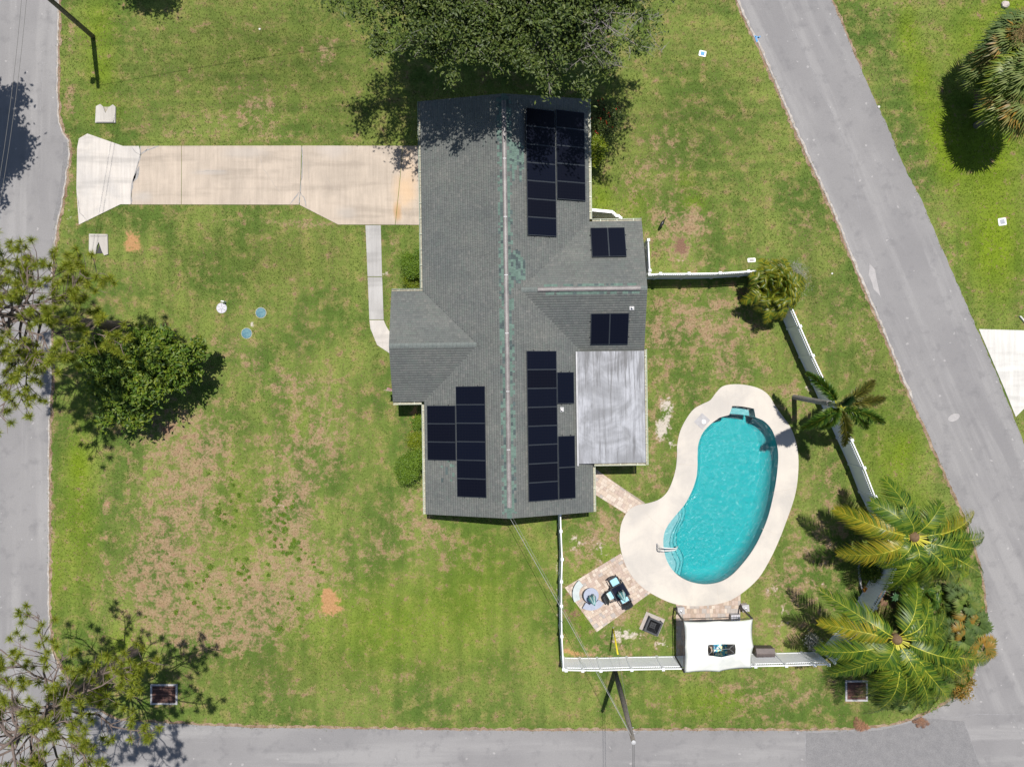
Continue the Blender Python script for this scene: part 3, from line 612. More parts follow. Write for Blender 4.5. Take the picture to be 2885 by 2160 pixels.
# slope: eave origin (x, y), u axis, v axis (up-slope, horizontal), polygon in (u, v)
SLOPES = {
 'mw': ((XL, 0), (0, 1), (1, 0), [(YS, 0), (-.98, 0), (2.205, 3.185), (5.39, 0), (YN, 0), (YN - .3, HALF), (YS, HALF)]),
 'me': ((XR, 0), (0, 1), (-1, 0), [(YS, 0), (1.15, 0), (5.2, 4.05), (9.25, 0), (YN, 0), (YN - .3, HALF), (YS, HALF)]),
 'wn': ((0, 5.39), (1, 0), (0, -1), [(-6.87, 0), (XL, 0), (XL + 3.185, 3.185), (-6.87, 3.185)]),
 'ws': ((0, -.98), (1, 0), (0, 1), [(-6.87, 0), (XL, 0), (XL + 3.185, 3.185), (-6.87, 3.185)]),
 'en': ((0, 9.25), (1, 0), (0, -1), [(XR, 0), (7.6, 0), (7.6, 4.05), (XR - 4.05, 4.05)]),
 'es': ((0, 1.15), (1, 0), (0, 1), [(XR, 0), (7.6, 0), (7.6, 4.05), (XR - 4.05, 4.05)])}
def sp(sl, u, v, dz=0.0):
    o, U, Vv, _ = SLOPES[sl]; return (o[0] + U[0] * u + Vv[0] * v, o[1] + U[1] * u + Vv[1] * v, ZE + v * PITCH + dz)
deck = MB()
for k, (o, U, Vv, poly) in SLOPES.items():
    n = len(poly); deck.add([sp(k, u, v, -.006) for u, v in poly] + [sp(k, u, v, -.11) for u, v in poly], [tuple(range(n)), tuple(range(2 * n - 1, n - 1, -1))] + [(i, n + i, n + (i + 1) % n, (i + 1) % n) for i in range(n)])
roof_o = deck.build('roof', M_FELT, house)
def spans(poly, v):
    xs_ = []; n = len(poly)
    for i in range(n):
        (ua, va), (ub, vb) = poly[i], poly[(i + 1) % n]
        if (va > v) != (vb > v): xs_.append(ua + (ub - ua) * (v - va) / (vb - va))
    xs_.sort(); return list(zip(xs_[::2], xs_[1::2]))
ridge_w = lambda py: None
def loc2px(x, y, z):
    X = x * CY_ - y * SY_; Y = x * SY_ + y * CY_; k = F / (H - z); return CX + X * k, CY - Y * k
GREENS = []; r_ = random.Random(5)
fieldv, fieldf = [], []
for k, (o, U, Vv, poly) in SLOPES.items():
    vmax = max(p[1] for p in poly); ex = .134; nC = int(math.ceil(vmax / ex))
    for ci in range(nC):
        v0, v1 = ci * ex, min((ci + 1) * ex, vmax); s0, s1 = spans(poly, v0 + 1e-4), spans(poly, v1 - 1e-4)
        if len(s0) != len(s1): s1 = s0
        if len(s0) == 2 and len(s1) == 2 and s1[0][1] > s1[1][0]: s1 = s0
        for (a0, b0), (a1, b1) in zip(s0, s1):
            u = min(a0, a1) - r_.random() * .25
            while u < max(b0, b1):
                w = r_.choice((.12, .16, .2, .24)); g = .003
                q0a, q0b = max(u + g, a0), min(u + w - g, b0); q1a, q1b = max(u + g, a1), min(u + w - g, b1); u += w
                if q0b - q0a < .01 and q1b - q1a < .01: continue
                if q0b < q0a: q0a = q0b = (q1a if q0a > q1b else q1b) if False else (min(max((q0a + q0b) / 2, a0), b0))
                if q1b < q1a: q1a = q1b = min(max((q1a + q1b) / 2, a1), b1)
                th = r_.uniform(.010, .02)
                vs = [sp(k, q0a, v0, th), sp(k, q0b, v0, th), sp(k, q1b, v1 + .0, .003), sp(k, q1a, v1 + .0, .003), sp(k, q0a, v0, -.004), sp(k, q0b, v0, -.004)]
                px, py = loc2px(*vs[0]); mid = (q0a + q0b) / 2; green = 0
                dr = vmax - (v0 + v1) / 2
                if k in ('mw', 'me') and dr < .42 and 276 < py < 1450: green = (.95 if dr < .28 else .5)
                if k in ('en', 'es') and dr < .33 and 1530 < px < 1795 and r_.random() < .85: green = 1
                if k == 'me' and 1440 < px < 1482 and 412 < py < 490 + 28 * math.sin(px * .3): green = 2
                if k == 'me' and 1436 < px < 1486 and 712 < py < 800 and (px < 1470 or 735 < py < 790): green = 2
                if k == 'mw' and 1240 < px < 1275 and 1295 < py < 1365 and r_.random() < .2: green = 2
                if green and r_.random() < green: GREENS.append((green, vs))
                else:
                    n = len(fieldv); fieldv += vs; fieldf += [(n, n + 1, n + 2, n + 3), (n + 4, n + 5, n + 1, n)]
me = np_mesh('shingle_field', np.array(fieldv), np.array(fieldf)); 
obj('shingle_field', me, M_SHING, roof_o, kind='stuff')
# flip handled by two sided shading; green replacement shingles, each its own piece
GREENS.sort(key=lambda t: -t[0])
rest = [MB() for _ in M_GREEN]
for i, (g, vs) in enumerate(GREENS):
    kk = r_.choices((0, 1, 2, 3), (4, 4, 2, 1.2))[0] if g < 2 else r_.choices((0, 1, 2, 3), (4, 3, 2.5, 2.5))[0]
    mb = MB() if i < 300 else rest[kk]; mb.add(vs, [(0, 1, 2, 3), (4, 5, 1, 0)])
    if i < 300: mb.build('shingle', M_GREEN[kk], roof_o)
for kk, mb in enumerate(rest):
    if mb.v: mb.build('ridge_shingle_row', M_GREEN[kk], roof_o, kind='stuff')
# ridge caps and ridge vents
M_VENT = simple('weathered_vent_metal', (.235, .215, .21), (.15, .135, .134), 1.6, .5, metal=.0, fine=.4)
M_LEAD = simple('lead_flashing', (.45, .45, .46), (.38, .38, .39), 4, .6)
M_CAP = simple('cap_shingle', (.135, .155, .148), (.165, .185, .175), 4, .9, fine=.5)
def cap_row(p0, p1, n, wdt, mat, name, every=None):
    p0, p1 = Vector(p0), Vector(p1); t = (p1 - p0).normalized(); s_ = Vector((-t.y, t.x, 0)); L = (p1 - p0).length / n
    for i in range(n):
        a = p0 + t * L * i; b = p0 + t * (L * (i + 1) - .008); dz = Vector((0, 0, -wdt * PITCH)); up = Vector((0, 0, .012))
        vs = [a + s_ * wdt + dz + up, a + up * 1.6, a - s_ * wdt + dz + up, b + s_ * wdt + dz + up * 2, b + up * 2.6, b - s_ * wdt + dz + up * 2]
        MB().add(vs, [(0, 1, 4, 3), (1, 2, 5, 4), (3, 4, 5), (0, 3, 5, 2)]).build(name, mat, roof_o)
ZR = ZE + HALF * PITCH; ZW = ZE + 3.185 * PITCH; ZEW = ZE + 4.05 * PITCH
cap_row((-6.87, 2.205, ZW), (-1.95, 2.205, ZW), 22, .13, M_CAP, 'cap_shingle')
cap_row((XR - 4.0, 5.2, ZEW), (1.5, 5.2, ZEW), 5, .13, M_CAP, 'cap_shingle')
cap_row((7.6, 5.2, ZEW), (7.22, 5.2, ZEW), 2, .13, M_CAP, 'cap_shingle')
cap_row((XC, -7.45, ZR), (XC, -6.85, ZR), 3, .14, M_GREEN[1], 'cap_shingle')
cap_row((XC, YN - .3, ZR), (XC, 15.6, ZR), 2, .14, M_GREEN[1], 'cap_shingle')
def vent(p0, p1, seg, name):
    p0, p1 = Vector(p0), Vector(p1); t = (p1 - p0).normalized(); s_ = Vector((-t.y, t.x, 0)); mb = MB(); wd = .125
    prof = [(-wd, -.015), (-wd, .045), (-.05, .085), (.05, .085), (wd, .045), (wd, -.015)]
    vs = [p + s_ * a + Vector((0, 0, b)) for p in (p0, p1) for a, b in prof]
    fs = [(i, i + 1, 7 + i, 6 + i) for i in range(5)] + [(0, 1, 2, 3, 4, 5), (11, 10, 9, 8, 7, 6)]
    o = mb.add(vs, fs).build(name, M_VENT, house)
    L = (p1 - p0).length; n = int(L / seg)
    for i in range(1, n):
        q = p0 + t * (L * i / n); MB().box((0, 0, 0), (.05, .19, .016), M=Matrix.Translation(q + Vector((0, 0, .088))) @ Matrix.Rotation(math.atan2(t.y, t.x), 4, 'Z')).build('vent_seam', M_LEAD, o)
vent((XC, -6.85, ZR), (XC, 15.6, ZR), 3.05, 'ridge_vent')
vent((1.5, 5.2, ZEW), (7.22, 5.2, ZEW), 2.9, 'ridge_vent')
# fascia, soffit, gutters
def gutter(p0, p1, out, brk=.75, gap=0.0, mat=None, z=ZE - .1):
    p0, p1, out = Vector((*p0, z)), Vector((*p1, z)), Vector((*out, 0)); mat = mat or M_GUT
    prof = [(.0, .07), (.0, -.05), (.10, -.05), (.125, .06), (.14, .06), (.135, .045)]
    vs = [p + out * (a + .012) + Vector((0, 0, b)) for p in (p0, p1) for a, b in prof]
    o = MB().add(vs, [(i, i + 1, 7 + i, 6 + i) for i in range(5)] + [(0, 1, 2, 3), (9, 8, 7, 6)]).build('gutter', mat, house)
    vs = [p + out * (a + .012) + Vector((0, 0, -.02)) for p in (p0, p1) for a in (.02, .085)]
    MB().add(vs, [(0, 1, 3, 2)]).build('leaf_litter', M_GUTIN, o)
    L = (p1 - p0).length; t = (p1 - p0).normalized(); n = int(L / brk)
    for i in range(n):
        q = p0 + t * (L * (i + .5) / n) + out * .075 + Vector((0, 0, .068))
        MB().box((0, 0, 0), (.025, .14, .008), M=Matrix.Translation(q) @ Matrix.Rotation(math.atan2(t.y, t.x), 4, 'Z')).build('hanger', mat, o)
M_GUTD = simple('grey_green_gutter', (.36, .41, .33), (.28, .33, .26), 2, .5)
gutter((XL, 5.55), (XL, YN), (-1, 0), .85, mat=M_GUTD); gutter((XL, YS), (XL, -1.12), (-1, 0), .7, mat=M_TRIM)
gutter((XR, 9.4), (XR, YN), (1, 0), .8); gutter((XR, YS), (XR, -4.75), (1, 0), .8, mat=M_TRIM)
gutter((-6.87, 5.39), (XL, 5.39), (0, 1), .7, mat=M_GUTD); gutter((-6.87, -.98), (XL - .16, -.98), (0, -1), .8, mat=M_TRIM)
gutter((XR + .16, 9.25), (7.6, 9.25), (0, 1), .75)
# walls as one shell per volume, with windows and doors
def wall_box(x0, x1, y0, y1, z1=ZE - .05): return MB().prism([(x0, y0), (x1, y0), (x1, y1), (x0, y1)], 0, z1)
wall_box(XL + .5, XR - .5, YS + .3, YN - .3).build('wall', M_STUCCO, house)
wall_box(-6.5, XL + .5, -.5, 4.9).build('wall', M_STUCCO, house)
wall_box(XR - .5, 7.25, 1.6, 8.8).build('wall', M_STUCCO, house)
for yy in (YS + .3, YN - .3):
    MB().add([(XL + .5, yy, ZE - .05), (XR - .5, yy, ZE - .05), (XC, yy, ZR - .2)], [(0, 1, 2), (2, 1, 0)]).build('gable_wall', M_STUCCO, house)
for xx, yc, hf, zt in ((-6.5, 2.205, 2.7, ZW), (7.25, 5.2, 3.6, ZEW)):
    MB().add([(xx, yc - hf, ZE - .05), (xx, yc + hf, ZE - .05), (xx, yc, zt - .2)], [(0, 1, 2), (2, 1, 0)]).build('gable_wall', M_STUCCO, house)
def window(x, y, nx_, ny_, w=1.2, h=1.1, z=1.5):
    M_ = Matrix.Translation((x, y, z)) @ Matrix.Rotation(math.atan2(ny_, nx_), 4, 'Z')
    fr = MB()
    for c_, d_ in (((.03, 0, h / 2), (.06, w + .1, .08)), ((.03, 0, -h / 2), (.06, w + .1, .08)), ((.03, w / 2, 0), (.06, .08, h)), ((.03, -w / 2, 0), (.06, .08, h)), ((.03, 0, 0), (.05, .04, h))): fr.box(c_, d_, M=M_)
    o = fr.build('window', M_WHITE, house); MB().box((.012, 0, 0), (.02, w, h), M=M_).build('pane', M_GLASS, o)
for x, y, a, b_ in ((-6.5, .6, -1, 0), (-6.5, 3.6, -1, 0), (XL + .5, -3, -1, 0), (XL + .5, -5.5, -1, 0), (-2.5, YS + .3, 0, -1), (2, YS + .3, 0, -1), (7.25, 3, 1, 0), (7.25, 7, 1, 0), (XR - .5, 12, 1, 0), (6, 8.8, 0, 1)): window(x, y, a, b_)
gd = MB().box((XL + .47, 12.3, 1.1), (.06, 4.6, 2.2)).build('garage_door', M_WHITE, house)
for k in range(4): MB().box((XL + .43, 12.3, .28 + k * .54), (.02, 4.4, .46)).build('panel', M_WHITE, gd)
dr = MB().box((XL + .46, 7.2, 1.03), (.06, .95, 2.06)).build('door', simple('green_door', (.10, .16, .13), None, 3, .4), house)
MB().lathe([(.03, 0), (.035, .03), (.02, .05)], 10, (XL + .41, 7.55, 1.0)).build('handle', M_STEEL, dr)
# plumbing vents
M_PVC = simple('white_pipe', (.75, .74, .72), (.66, .65, .63), 4, .5)
def hit(px, py, sl, off=0.0):
    o, U, Vv, _ = SLOPES[sl]; dx, dy = (px - CX) / F, -(py - CY) / F
    lx, ly = dx * CY_ + dy * SY_, -dx * SY_ + dy * CY_
    # point = (lx, ly) * t with z = H - t ; v = (P - o).V ; z = ZE + off + v * PITCH
    q = lx * Vv[0] + ly * Vv[1]; o_ = o[0] * Vv[0] + o[1] * Vv[1]
    t = (H - ZE - off + o_ * PITCH) / (1 + q * PITCH); P = (lx * t, ly * t)
    return ((P[0] - o[0]) * U[0] + (P[1] - o[1]) * U[1], (P[0] - o[0]) * Vv[0] + (P[1] - o[1]) * Vv[1])
for px, py, sl, b_ in ((1501, 739, 'en', 1), (1780, 867, 'es', 0), (1582, 1153, 'me', 0)):
    u, v = hit(px, py, sl); p = sp(sl, u, v)
    fl = MB().box((p[0], p[1], p[2] + .02), (.26, .26, .025)).build('vent_flashing', M_LEAD if not b_ else M_PVC, house)
    MB().lathe([(.05, -.05), (.05, .26), (.04, .26), (.04, .2)], 12, (p[0], p[1], p[2])).build('vent_pipe', M_PVC, fl)
# solar arrays
def panel_mat():
    m, nt, b = newmat('solar_cells'); v = objc(nt); s = nd(nt, 'ShaderNodeSeparateXYZ'); nt.links.new(v, s.inputs[0])
    def lines(x, n, w):
        f = mth(nt, 'FRACT', mth(nt, 'MULTIPLY', x, n)); return mth(nt, 'LESS_THAN', f, w)
    l1 = lines(s.outputs[0], 5.9, .05); l2 = lines(s.outputs[1], 5.9, .05); l3 = lines(s.outputs[1], 35.0, .16)
    r = nd(nt, 'ShaderNodeObjectInfo').outputs['Random']
    c = mix(nt, r, (.003, .0034, .0075), (.0032, .0048, .012))
    c = mix(nt, mth(nt, 'MULTIPLY', l3, .35), c, (.014, .016, .025)); c = mix(nt, mth(nt, 'MAXIMUM', l1, l2), c, (.007, .008, .013))
    put(nt, b.inputs['Base Color'], c); b.inputs['Roughness'].default_value = .25; b.inputs['Specular IOR Level'].default_value = .16
    return m
M_CELL = panel_mat(); M_FRAME = simple('anodised_frame', (.065, .076, .088), (.05, .058, .068), 3, .35, metal=.4)
PMESH = {}
def panel_meshes(L, Wd):
    key = (round(L, 2), round(Wd, 2))
    if key not in PMESH:
        f = MB(); t = .022; g = .007
        for c_, d_ in (((0, Wd / 2 - t / 2 - g, 0), (L - 2 * g, t, .04)), ((0, -Wd / 2 + t / 2 + g, 0), (L - 2 * g, t, .04)), ((L / 2 - t / 2 - g, 0, 0), (t, Wd - 2 * g - 2 * t, .04)), ((-L / 2 + t / 2 + g, 0, 0), (t, Wd - 2 * g - 2 * t, .04))): f.box(c_, d_)
        PMESH[key] = (f.mesh('frame'), MB().box((0, 0, .004), (L - 2 * g - 2 * t, Wd - 2 * g - 2 * t, .022)).mesh('cells'))
        PMESH[key][0].materials.append(M_FRAME); PMESH[key][1].materials.append(M_CELL)
    return PMESH[key]
M_RAIL = simple('black_rail', (.03, .03, .032), None, 3, .5)
def array(label, sl, cols):
    """cols: list of (px0, py0, px1, py1, n, split) - photo corners; panels in each column split along u ('u') or v ('v')"""
    root = thing('solar_array', label, 'solar panels', (0, 0, 0), YAW)
    o, U, Vv, _ = SLOPES[sl]; up = Vector((Vv[0], Vv[1], PITCH)).normalized(); uu = Vector((U[0], U[1], 0)); nn = uu.cross(up)
    if nn.z < 0: uu = -uu; nn = -nn
    B_ = Matrix((uu, up, nn)).transposed().to_4x4()
    for (x0, y0, x1, y1, n, sd) in cols:
        a, b_ = hit(x0, y0, sl, .12), hit(x1, y1, sl, .12)
        ua, ub = sorted((a[0], b_[0])); va, vb = sorted((a[1], b_[1])); cs = math.sqrt(1 + PITCH ** 2)
        for i in range(n):
            if sd == 'u': p = (ua + (ub - ua) * (i + .5) / n, (va + vb) / 2); Lu, Lv = (ub - ua) / n, (vb - va) * cs
            else: p = ((ua + ub) / 2, va + (vb - va) * (i + .5) / n); Lu, Lv = ub - ua, (vb - va) / n * cs
            fm, cmh = panel_meshes(Lu, Lv)
            fo = obj('solar_panel', cmh, None, root); fo.matrix_local = Matrix.Translation(sp(sl, *p, .13)) @ B_
            obj('frame', fm, None, fo)
        for f_ in (.25, .75):
            vv = va + (vb - va) * f_; c0 = Vector(sp(sl, ua - .06, vv, .075)); c1 = Vector(sp(sl, ub + .06, vv, .075))
            MB().tube([c0, c1], .022, 4).build('rail', M_RAIL, root)
    return root
array('tall array of twelve solar panels on the rear slope under the oak shadow', 'me', [(1481, 303, 1568.5, 667, 7, 'u'), (1565.5, 308, 1650, 567, 5, 'u')])
array('pair of solar panels on the rear gable beside the white stepped fence', 'en', [(1663, 642, 1766, 723, 2, 'u')])
array('pair of solar panels on the rear gable above the metal patio roof', 'es', [(1665, 883, 1769, 970, 2, 'u')])
array('long array of eleven solar panels beside the whitened metal patio roof', 'me', [(1483, 988, 1573.5, 1407, 8, 'u'), (1569, 1048, 1618, 1136, 1, 'v'), (1572, 1228, 1622, 1402.5, 2, 'u')])
array('array of nine solar panels on the front slope next to the round hedge', 'mw', [(1202.5, 1142, 1285.5, 1297, 3, 'u'), (1283.5, 1088, 1371, 1402, 6, 'u')])

# patio roof (weathered white metal)
def patio_metal():
    m, nt, b = newmat('oxidised_patio_metal'); p = objc(nt)
    big = noise(nt, p, .5, 4, .65, .8); st = noise(nt, p, 7.5, 4, .7, .2, (1, .05, 1)); vf = noise(nt, p, 30, 2, .7); rib = noise(nt, p, 18, 2, .6, 0, (1, .05, 1))
    c = mix(nt, step(nt, big, .34, .66), (.20, .205, .22), (.36, .37, .40))
    s = nd(nt, 'ShaderNodeSeparateXYZ'); nt.links.new(p, s.inputs[0])
    top = step(nt, s.outputs[1], -1.6, 1.9)
    dark = step(nt, mth(nt, 'ADD', st, mth(nt, 'MULTIPLY', top, .10)), .52, .70)
    c = mix(nt, mth(nt, 'MULTIPLY', dark, .75), c, (.10, .10, .105))
    c = mix(nt, .45, c, ramp(nt, rib, [(.3, (.65, .65, .67)), (.7, (1.2, 1.2, 1.2))]), 'MULTIPLY')
    c = mix(nt, .3, c, ramp(nt, vf, [(.3, (.7, .7, .7)), (.7, (1.2, 1.2, 1.2))]), 'MULTIPLY')
    put(nt, b.inputs['Base Color'], c); b.inputs['Roughness'].default_value = .6; b.inputs['Metallic'].default_value = .0
    return m
M_PATM = patio_metal()
X0, X1, Y0, Y1 = 3.74, 7.58, -4.62, 1.76
pr = thing('patio_roof', 'weathered whitish metal patio roof joined to the rear of the house', 'patio roof', (0, 0, 0), YAW)
zx = lambda x: 3.17 - (x - X0) * .045
cuts = [X0, 4.68, 5.62, 6.48, X1]
for a, b_ in zip(cuts[:-1], cuts[1:]):
    vs = [(x, y, zx(x) + dz) for dz in (0, -.07) for x, y in ((a + .004, Y0), (b_ - .004, Y0), (b_ - .004, Y1), (a + .004, Y1))]
    MB().add(vs, [(0, 1, 2, 3), (7, 6, 5, 4), (0, 4, 5, 1), (1, 5, 6, 2), (2, 6, 7, 3), (3, 7, 4, 0)]).build('roof_panel', M_PATM, pr)
for x in cuts[1:-1]:
    MB().box((x, (Y0 + Y1) / 2, zx(x) + .012), (.035, Y1 - Y0 - .02, .03)).build('seam', M_PATM, pr)
MB().box((X0 - .05, (Y0 + Y1) / 2 - .06, zx(X0) + .0), (.09, Y1 - Y0 + .12, .06)).build('edge_trim', M_LEAD, pr)
def gut2(p0, p1, out, z):
    n0 = len(house.children); gutter(p0, p1, out, .95, mat=M_TRIM, z=z)
    for ch in list(house.children)[n0:]: ch.parent = pr
for ch in []: pass
g0 = set(house.children)
gutter((X1, Y0 - .14), (X1, Y1 + .1), (1, 0), .8, mat=M_GUT, z=zx(X1) - .08); gutter((X0 + .9, Y0), (X1, Y0), (0, -1), .95, mat=M_TRIM, z=zx(X1) - .06)
for ch in set(house.children) - g0: ch.parent = pr
for x, y in ((X1 - .15, Y0 + .2), (X1 - .15, -1.5), (5.6, Y0 + .2)): MB().box((x, y, 1.45), (.09, .09, 2.9)).build('post', M_WHITE, pr)

# ------------------------------------------------------------------ flag
fg = W(1098, 1092, 2.2)
flag = thing('flag', 'stars and stripes flag hanging from the front gable', 'flag', (fg.x, fg.y, 0))
M_POLE = simple('pale_wood_pole', (.5, .42, .3), None, 4, .5)
hx = (-6.5 * CY_ - .02) - fg.x
pole_a, pole_b = Vector((hx + .05, -.28, 1.75)), Vector((-.33, -.14, 2.35))
MB().tube([pole_a, pole_b], .014, 8).build('pole', M_POLE, flag)
def fl_pt(s, t):   # s along the pole, t down the cloth
    p = pole_b.lerp(pole_a, .08 + .62 * s); return p + Vector((.06 * math.sin(s * 9 + t * 4) * t, .12 * t + .10 * math.sin(s * 11) * t * .6, -.75 * t))
M_RED = simple('flag_red', (.50, .03, .04), None, 6, .7); M_FW = simple('flag_white', (.75, .73, .71), None, 6, .7); M_NAVY = simple('flag_navy', (.04, .05, .20), None, 6, .7)
for st in range(13):
    for part in ((0, 1),):
        mb = MB(); n = 14; a0, a1 = st / 13, (st + 1) / 13
        s_lo = 0
        vs = [fl_pt(i / n, a) for i in range(n + 1) for a in (a0, a1)]
        mb.add(vs, [(2 * i, 2 * i + 1, 2 * i + 3, 2 * i + 2) for i in range(n)]); mb.build('stripe', M_RED if st % 2 == 0 else M_FW, flag, True)
mb = MB(); n = 8
vs = [fl_pt(.62 + .38 * i / n, a * 7 / 13) + Vector((-.004, .006, .006)) for i in range(n + 1) for a in (0, .33, .66, 1)]
mb.add(vs, [(4 * i + j, 4 * i + j + 1, 4 * i + 5 + j, 4 * i + 4 + j) for i in range(n) for j in range(3)])
canton = mb.build('canton', M_NAVY, flag, True)
st_ = MB()
for i in range(6):
    for j in range(5):
        c_ = fl_pt(.66 + .32 * i / 6, (.6 + j * 1.3) / 13) + Vector((-.006, .010, .010)); st_.add([c_ + Vector((.012 * math.cos(a), .004 * math.sin(a), .012 * math.sin(a))) for a in (0, 2.1, 4.2)], [(0, 1, 2)])
st_.build('stars', M_FW, canton)

# ------------------------------------------------------------------ fences
M_VIN = simple('fence_vinyl', (.84, .85, .88), (.80, .81, .84), 1.5, .42)
FH = 1.93
def fence(label, tops, cap_last=True, hgt=FH, group=None):
    P = [W(x, y, hgt) for x, y in tops]; root = thing('vinyl_fence', label, 'fence', (P[0].x, P[0].y, 0)); o = Vector((P[0].x, P[0].y, 0))
    for i, p in enumerate(P):
        if i == len(P) - 1 and not cap_last: continue
        q = Vector((p.x, p.y, 0)) - o; t = P[min(i + 1, len(P) - 1)] - P[max(i - 1, 0)]; a = math.atan2(t.y, t.x)
        po = MB().box((q.x, q.y, hgt / 2), (.127, .127, hgt), a).build('post', M_VIN, root)
        c_ = MB(); M_ = Matrix.Translation((q.x, q.y, hgt)) @ Matrix.Rotation(a, 4, 'Z')
        c_.add([M_ @ Vector(v) for v in ((-.085, -.085, 0), (.085, -.085, 0), (.085, .085, 0), (-.085, .085, 0), (-.085, -.085, .03), (.085, -.085, .03), (.085, .085, .03), (-.085, .085, .03), (0, 0, .085))],
               [(3, 2, 1, 0), (0, 1, 5, 4), (1, 2, 6, 5), (2, 3, 7, 6), (3, 0, 4, 7), (4, 5, 8), (5, 6, 8), (6, 7, 8), (7, 4, 8)]); c_.build('post_cap', M_VIN, po)
    for a_, b_ in zip(P[:-1], P[1:]):
        q0, q1 = Vector((a_.x, a_.y, 0)) - o, Vector((b_.x, b_.y, 0)) - o; L = (q1 - q0).length - .127; ang = math.atan2(q1.y - q0.y, q1.x - q0.x)
        M_ = Matrix.Translation((q0 + q1) / 2) @ Matrix.Rotation(ang, 4, 'Z')
        body = MB(); nb = max(2, int(L / .17)); w = L / nb
        for k in range(nb): body.box((-L / 2 + w * (k + .5), 0, .80), (w - .002, .022, 1.36), M=M_)
        bo = body.build('panel', M_VIN, root)
        rl = MB().box((0, 0, 1.505), (L, .055, .09), M=M_).build('middle_rail', M_VIN, bo); MB().box((0, 0, .09), (L, .055, .10), M=M_).build('bottom_rail', M_VIN, bo)
        MB().box((0, 0, 1.835), (L, .065, .09), M=M_).build('top_rail', M_VIN, bo)
        sp_ = MB(); ns = max(2, int(L / .125))
        for k in range(ns): sp_.box((-L / 2 + L / ns * (k + .5), 0, 1.67), (.05, .022, .24), M=M_)
        sp_.build('picket_row', M_VIN, bo, kind='stuff')
    return root
fence('white vinyl fence running from the rear gable to the areca clump', [(1830, 773), (1861, 771), (1941, 770.5), (2029, 769), (2109, 764), (2184, 757)])
fence('white vinyl fence running between the road and the pool, behind the foxtail palm', [(2190, 770), (2219, 837), (2255, 919), (2291, 1002), (2328, 1081), (2364, 1160), (2401, 1240), (2436, 1318), (2467, 1399), (2506, 1479), (2537, 1545)])
fence('white vinyl fence section hidden among the coconut palms', [(2545, 1560), (2510, 1640), (2468, 1712), (2420, 1790), (2352, 1866)])
fence('white vinyl fence along the south edge behind the shade sail', [(2335, 1872), (2296, 1873), (2216, 1875), (2129, 1877), (2040, 1879), (1955, 1884), (1869, 1885), (1780, 1886.5), (1693, 1889), (1642, 1889), (1595, 1888)])
fence('white vinyl fence running from the house gable past the curved benches', [(1579, 1446), (1580.5, 1496), (1584, 1575), (1582, 1638), (1582, 1707), (1583, 1792), (1588, 1885)])
fence('short white vinyl screen fence hiding the bins beside the rear gable', [(1827, 676), (1831, 762)])
# stepped low white panel
sf = thing('stepped_fence', 'bright white stepped picket screen beside the rear gable', 'fence', W(1700, 612))
base = sf.location.copy()
for k in range(16):
    t = k / 15; h_ = 1.75 if t < .5 else 1.75 - int((t - .5) / .5 * 5) / 5 * 1.25
    p = W(1662 + 88 * t * .96, 612 + (8 * t), 0); MB().box((p.x - base.x, p.y - base.y, h_ / 2), (.125, .16, h_)).build('picket', M_VIN, sf)
MB().box((0, -.12, .5), (1.75, .04, .09)).build('rail', M_VIN, sf)
# bins etc in the enclosure
def bin_(px, py, r0, h_, col, name, label, cat):
    p = W(px, py); t = thing(name, label, cat, p); m_ = simple(name + '_plastic', col, None, 3, .5)
    MB().lathe([(r0 * .85, 0), (r0, h_ * .9), (r0 * 1.05, h_ * .92), (r0 * 1.05, h_)], 22).build('body', m_, t, True)
    lo = MB().lathe([(r0 * 1.08, h_ + .002), (r0 * 1.08, h_ + .03), (r0 * .6, h_ + .06)], 22).build('lid', m_, t, True)
    MB().tube([(-.08, 0, h_ + .05), (-.06, 0, h_ + .1), (.06, 0, h_ + .1), (.08, 0, h_ + .05)], .012, 6).build('handle', m_, lo)
bin_(1806, 756, .27, .85, (.12, .12, .14), 'dustbin', 'dark grey round bin beside the rear gable wall', 'bin')
hb = thing('hose_reel', 'coiled hose ring standing behind the short white screen fence', 'hose', W(1806, 716))
MB().tube([(.28 * math.cos(a), .28 * math.sin(a), .62 + .02 * math.sin(a)) for a in np.linspace(0, 6.2, 26)], .03, 8).build('hose_coil', M_WHITEP, hb)
MB().lathe([(.2, 0), (.22, .5), (.24, .6)], 18).build('hose_pot', M_RAIL, hb)
bk = thing('bucket', 'small yellow bucket tucked beside the white stepped fence', 'bucket', W(1666, 622)); M_YEL = simple('yellow_plastic', (.75, .62, .03), None, 3, .45)
MB().lathe([(.1, 0), (.13, .3), (.14, .31), (.12, .31), (.09, .05)], 18).build('body', M_YEL, bk); MB().tube([(-.13, 0, .3), (-.09, 0, .38), (.09, 0, .38), (.13, 0, .3)], .006, 5).build('handle', M_STEEL, bk)

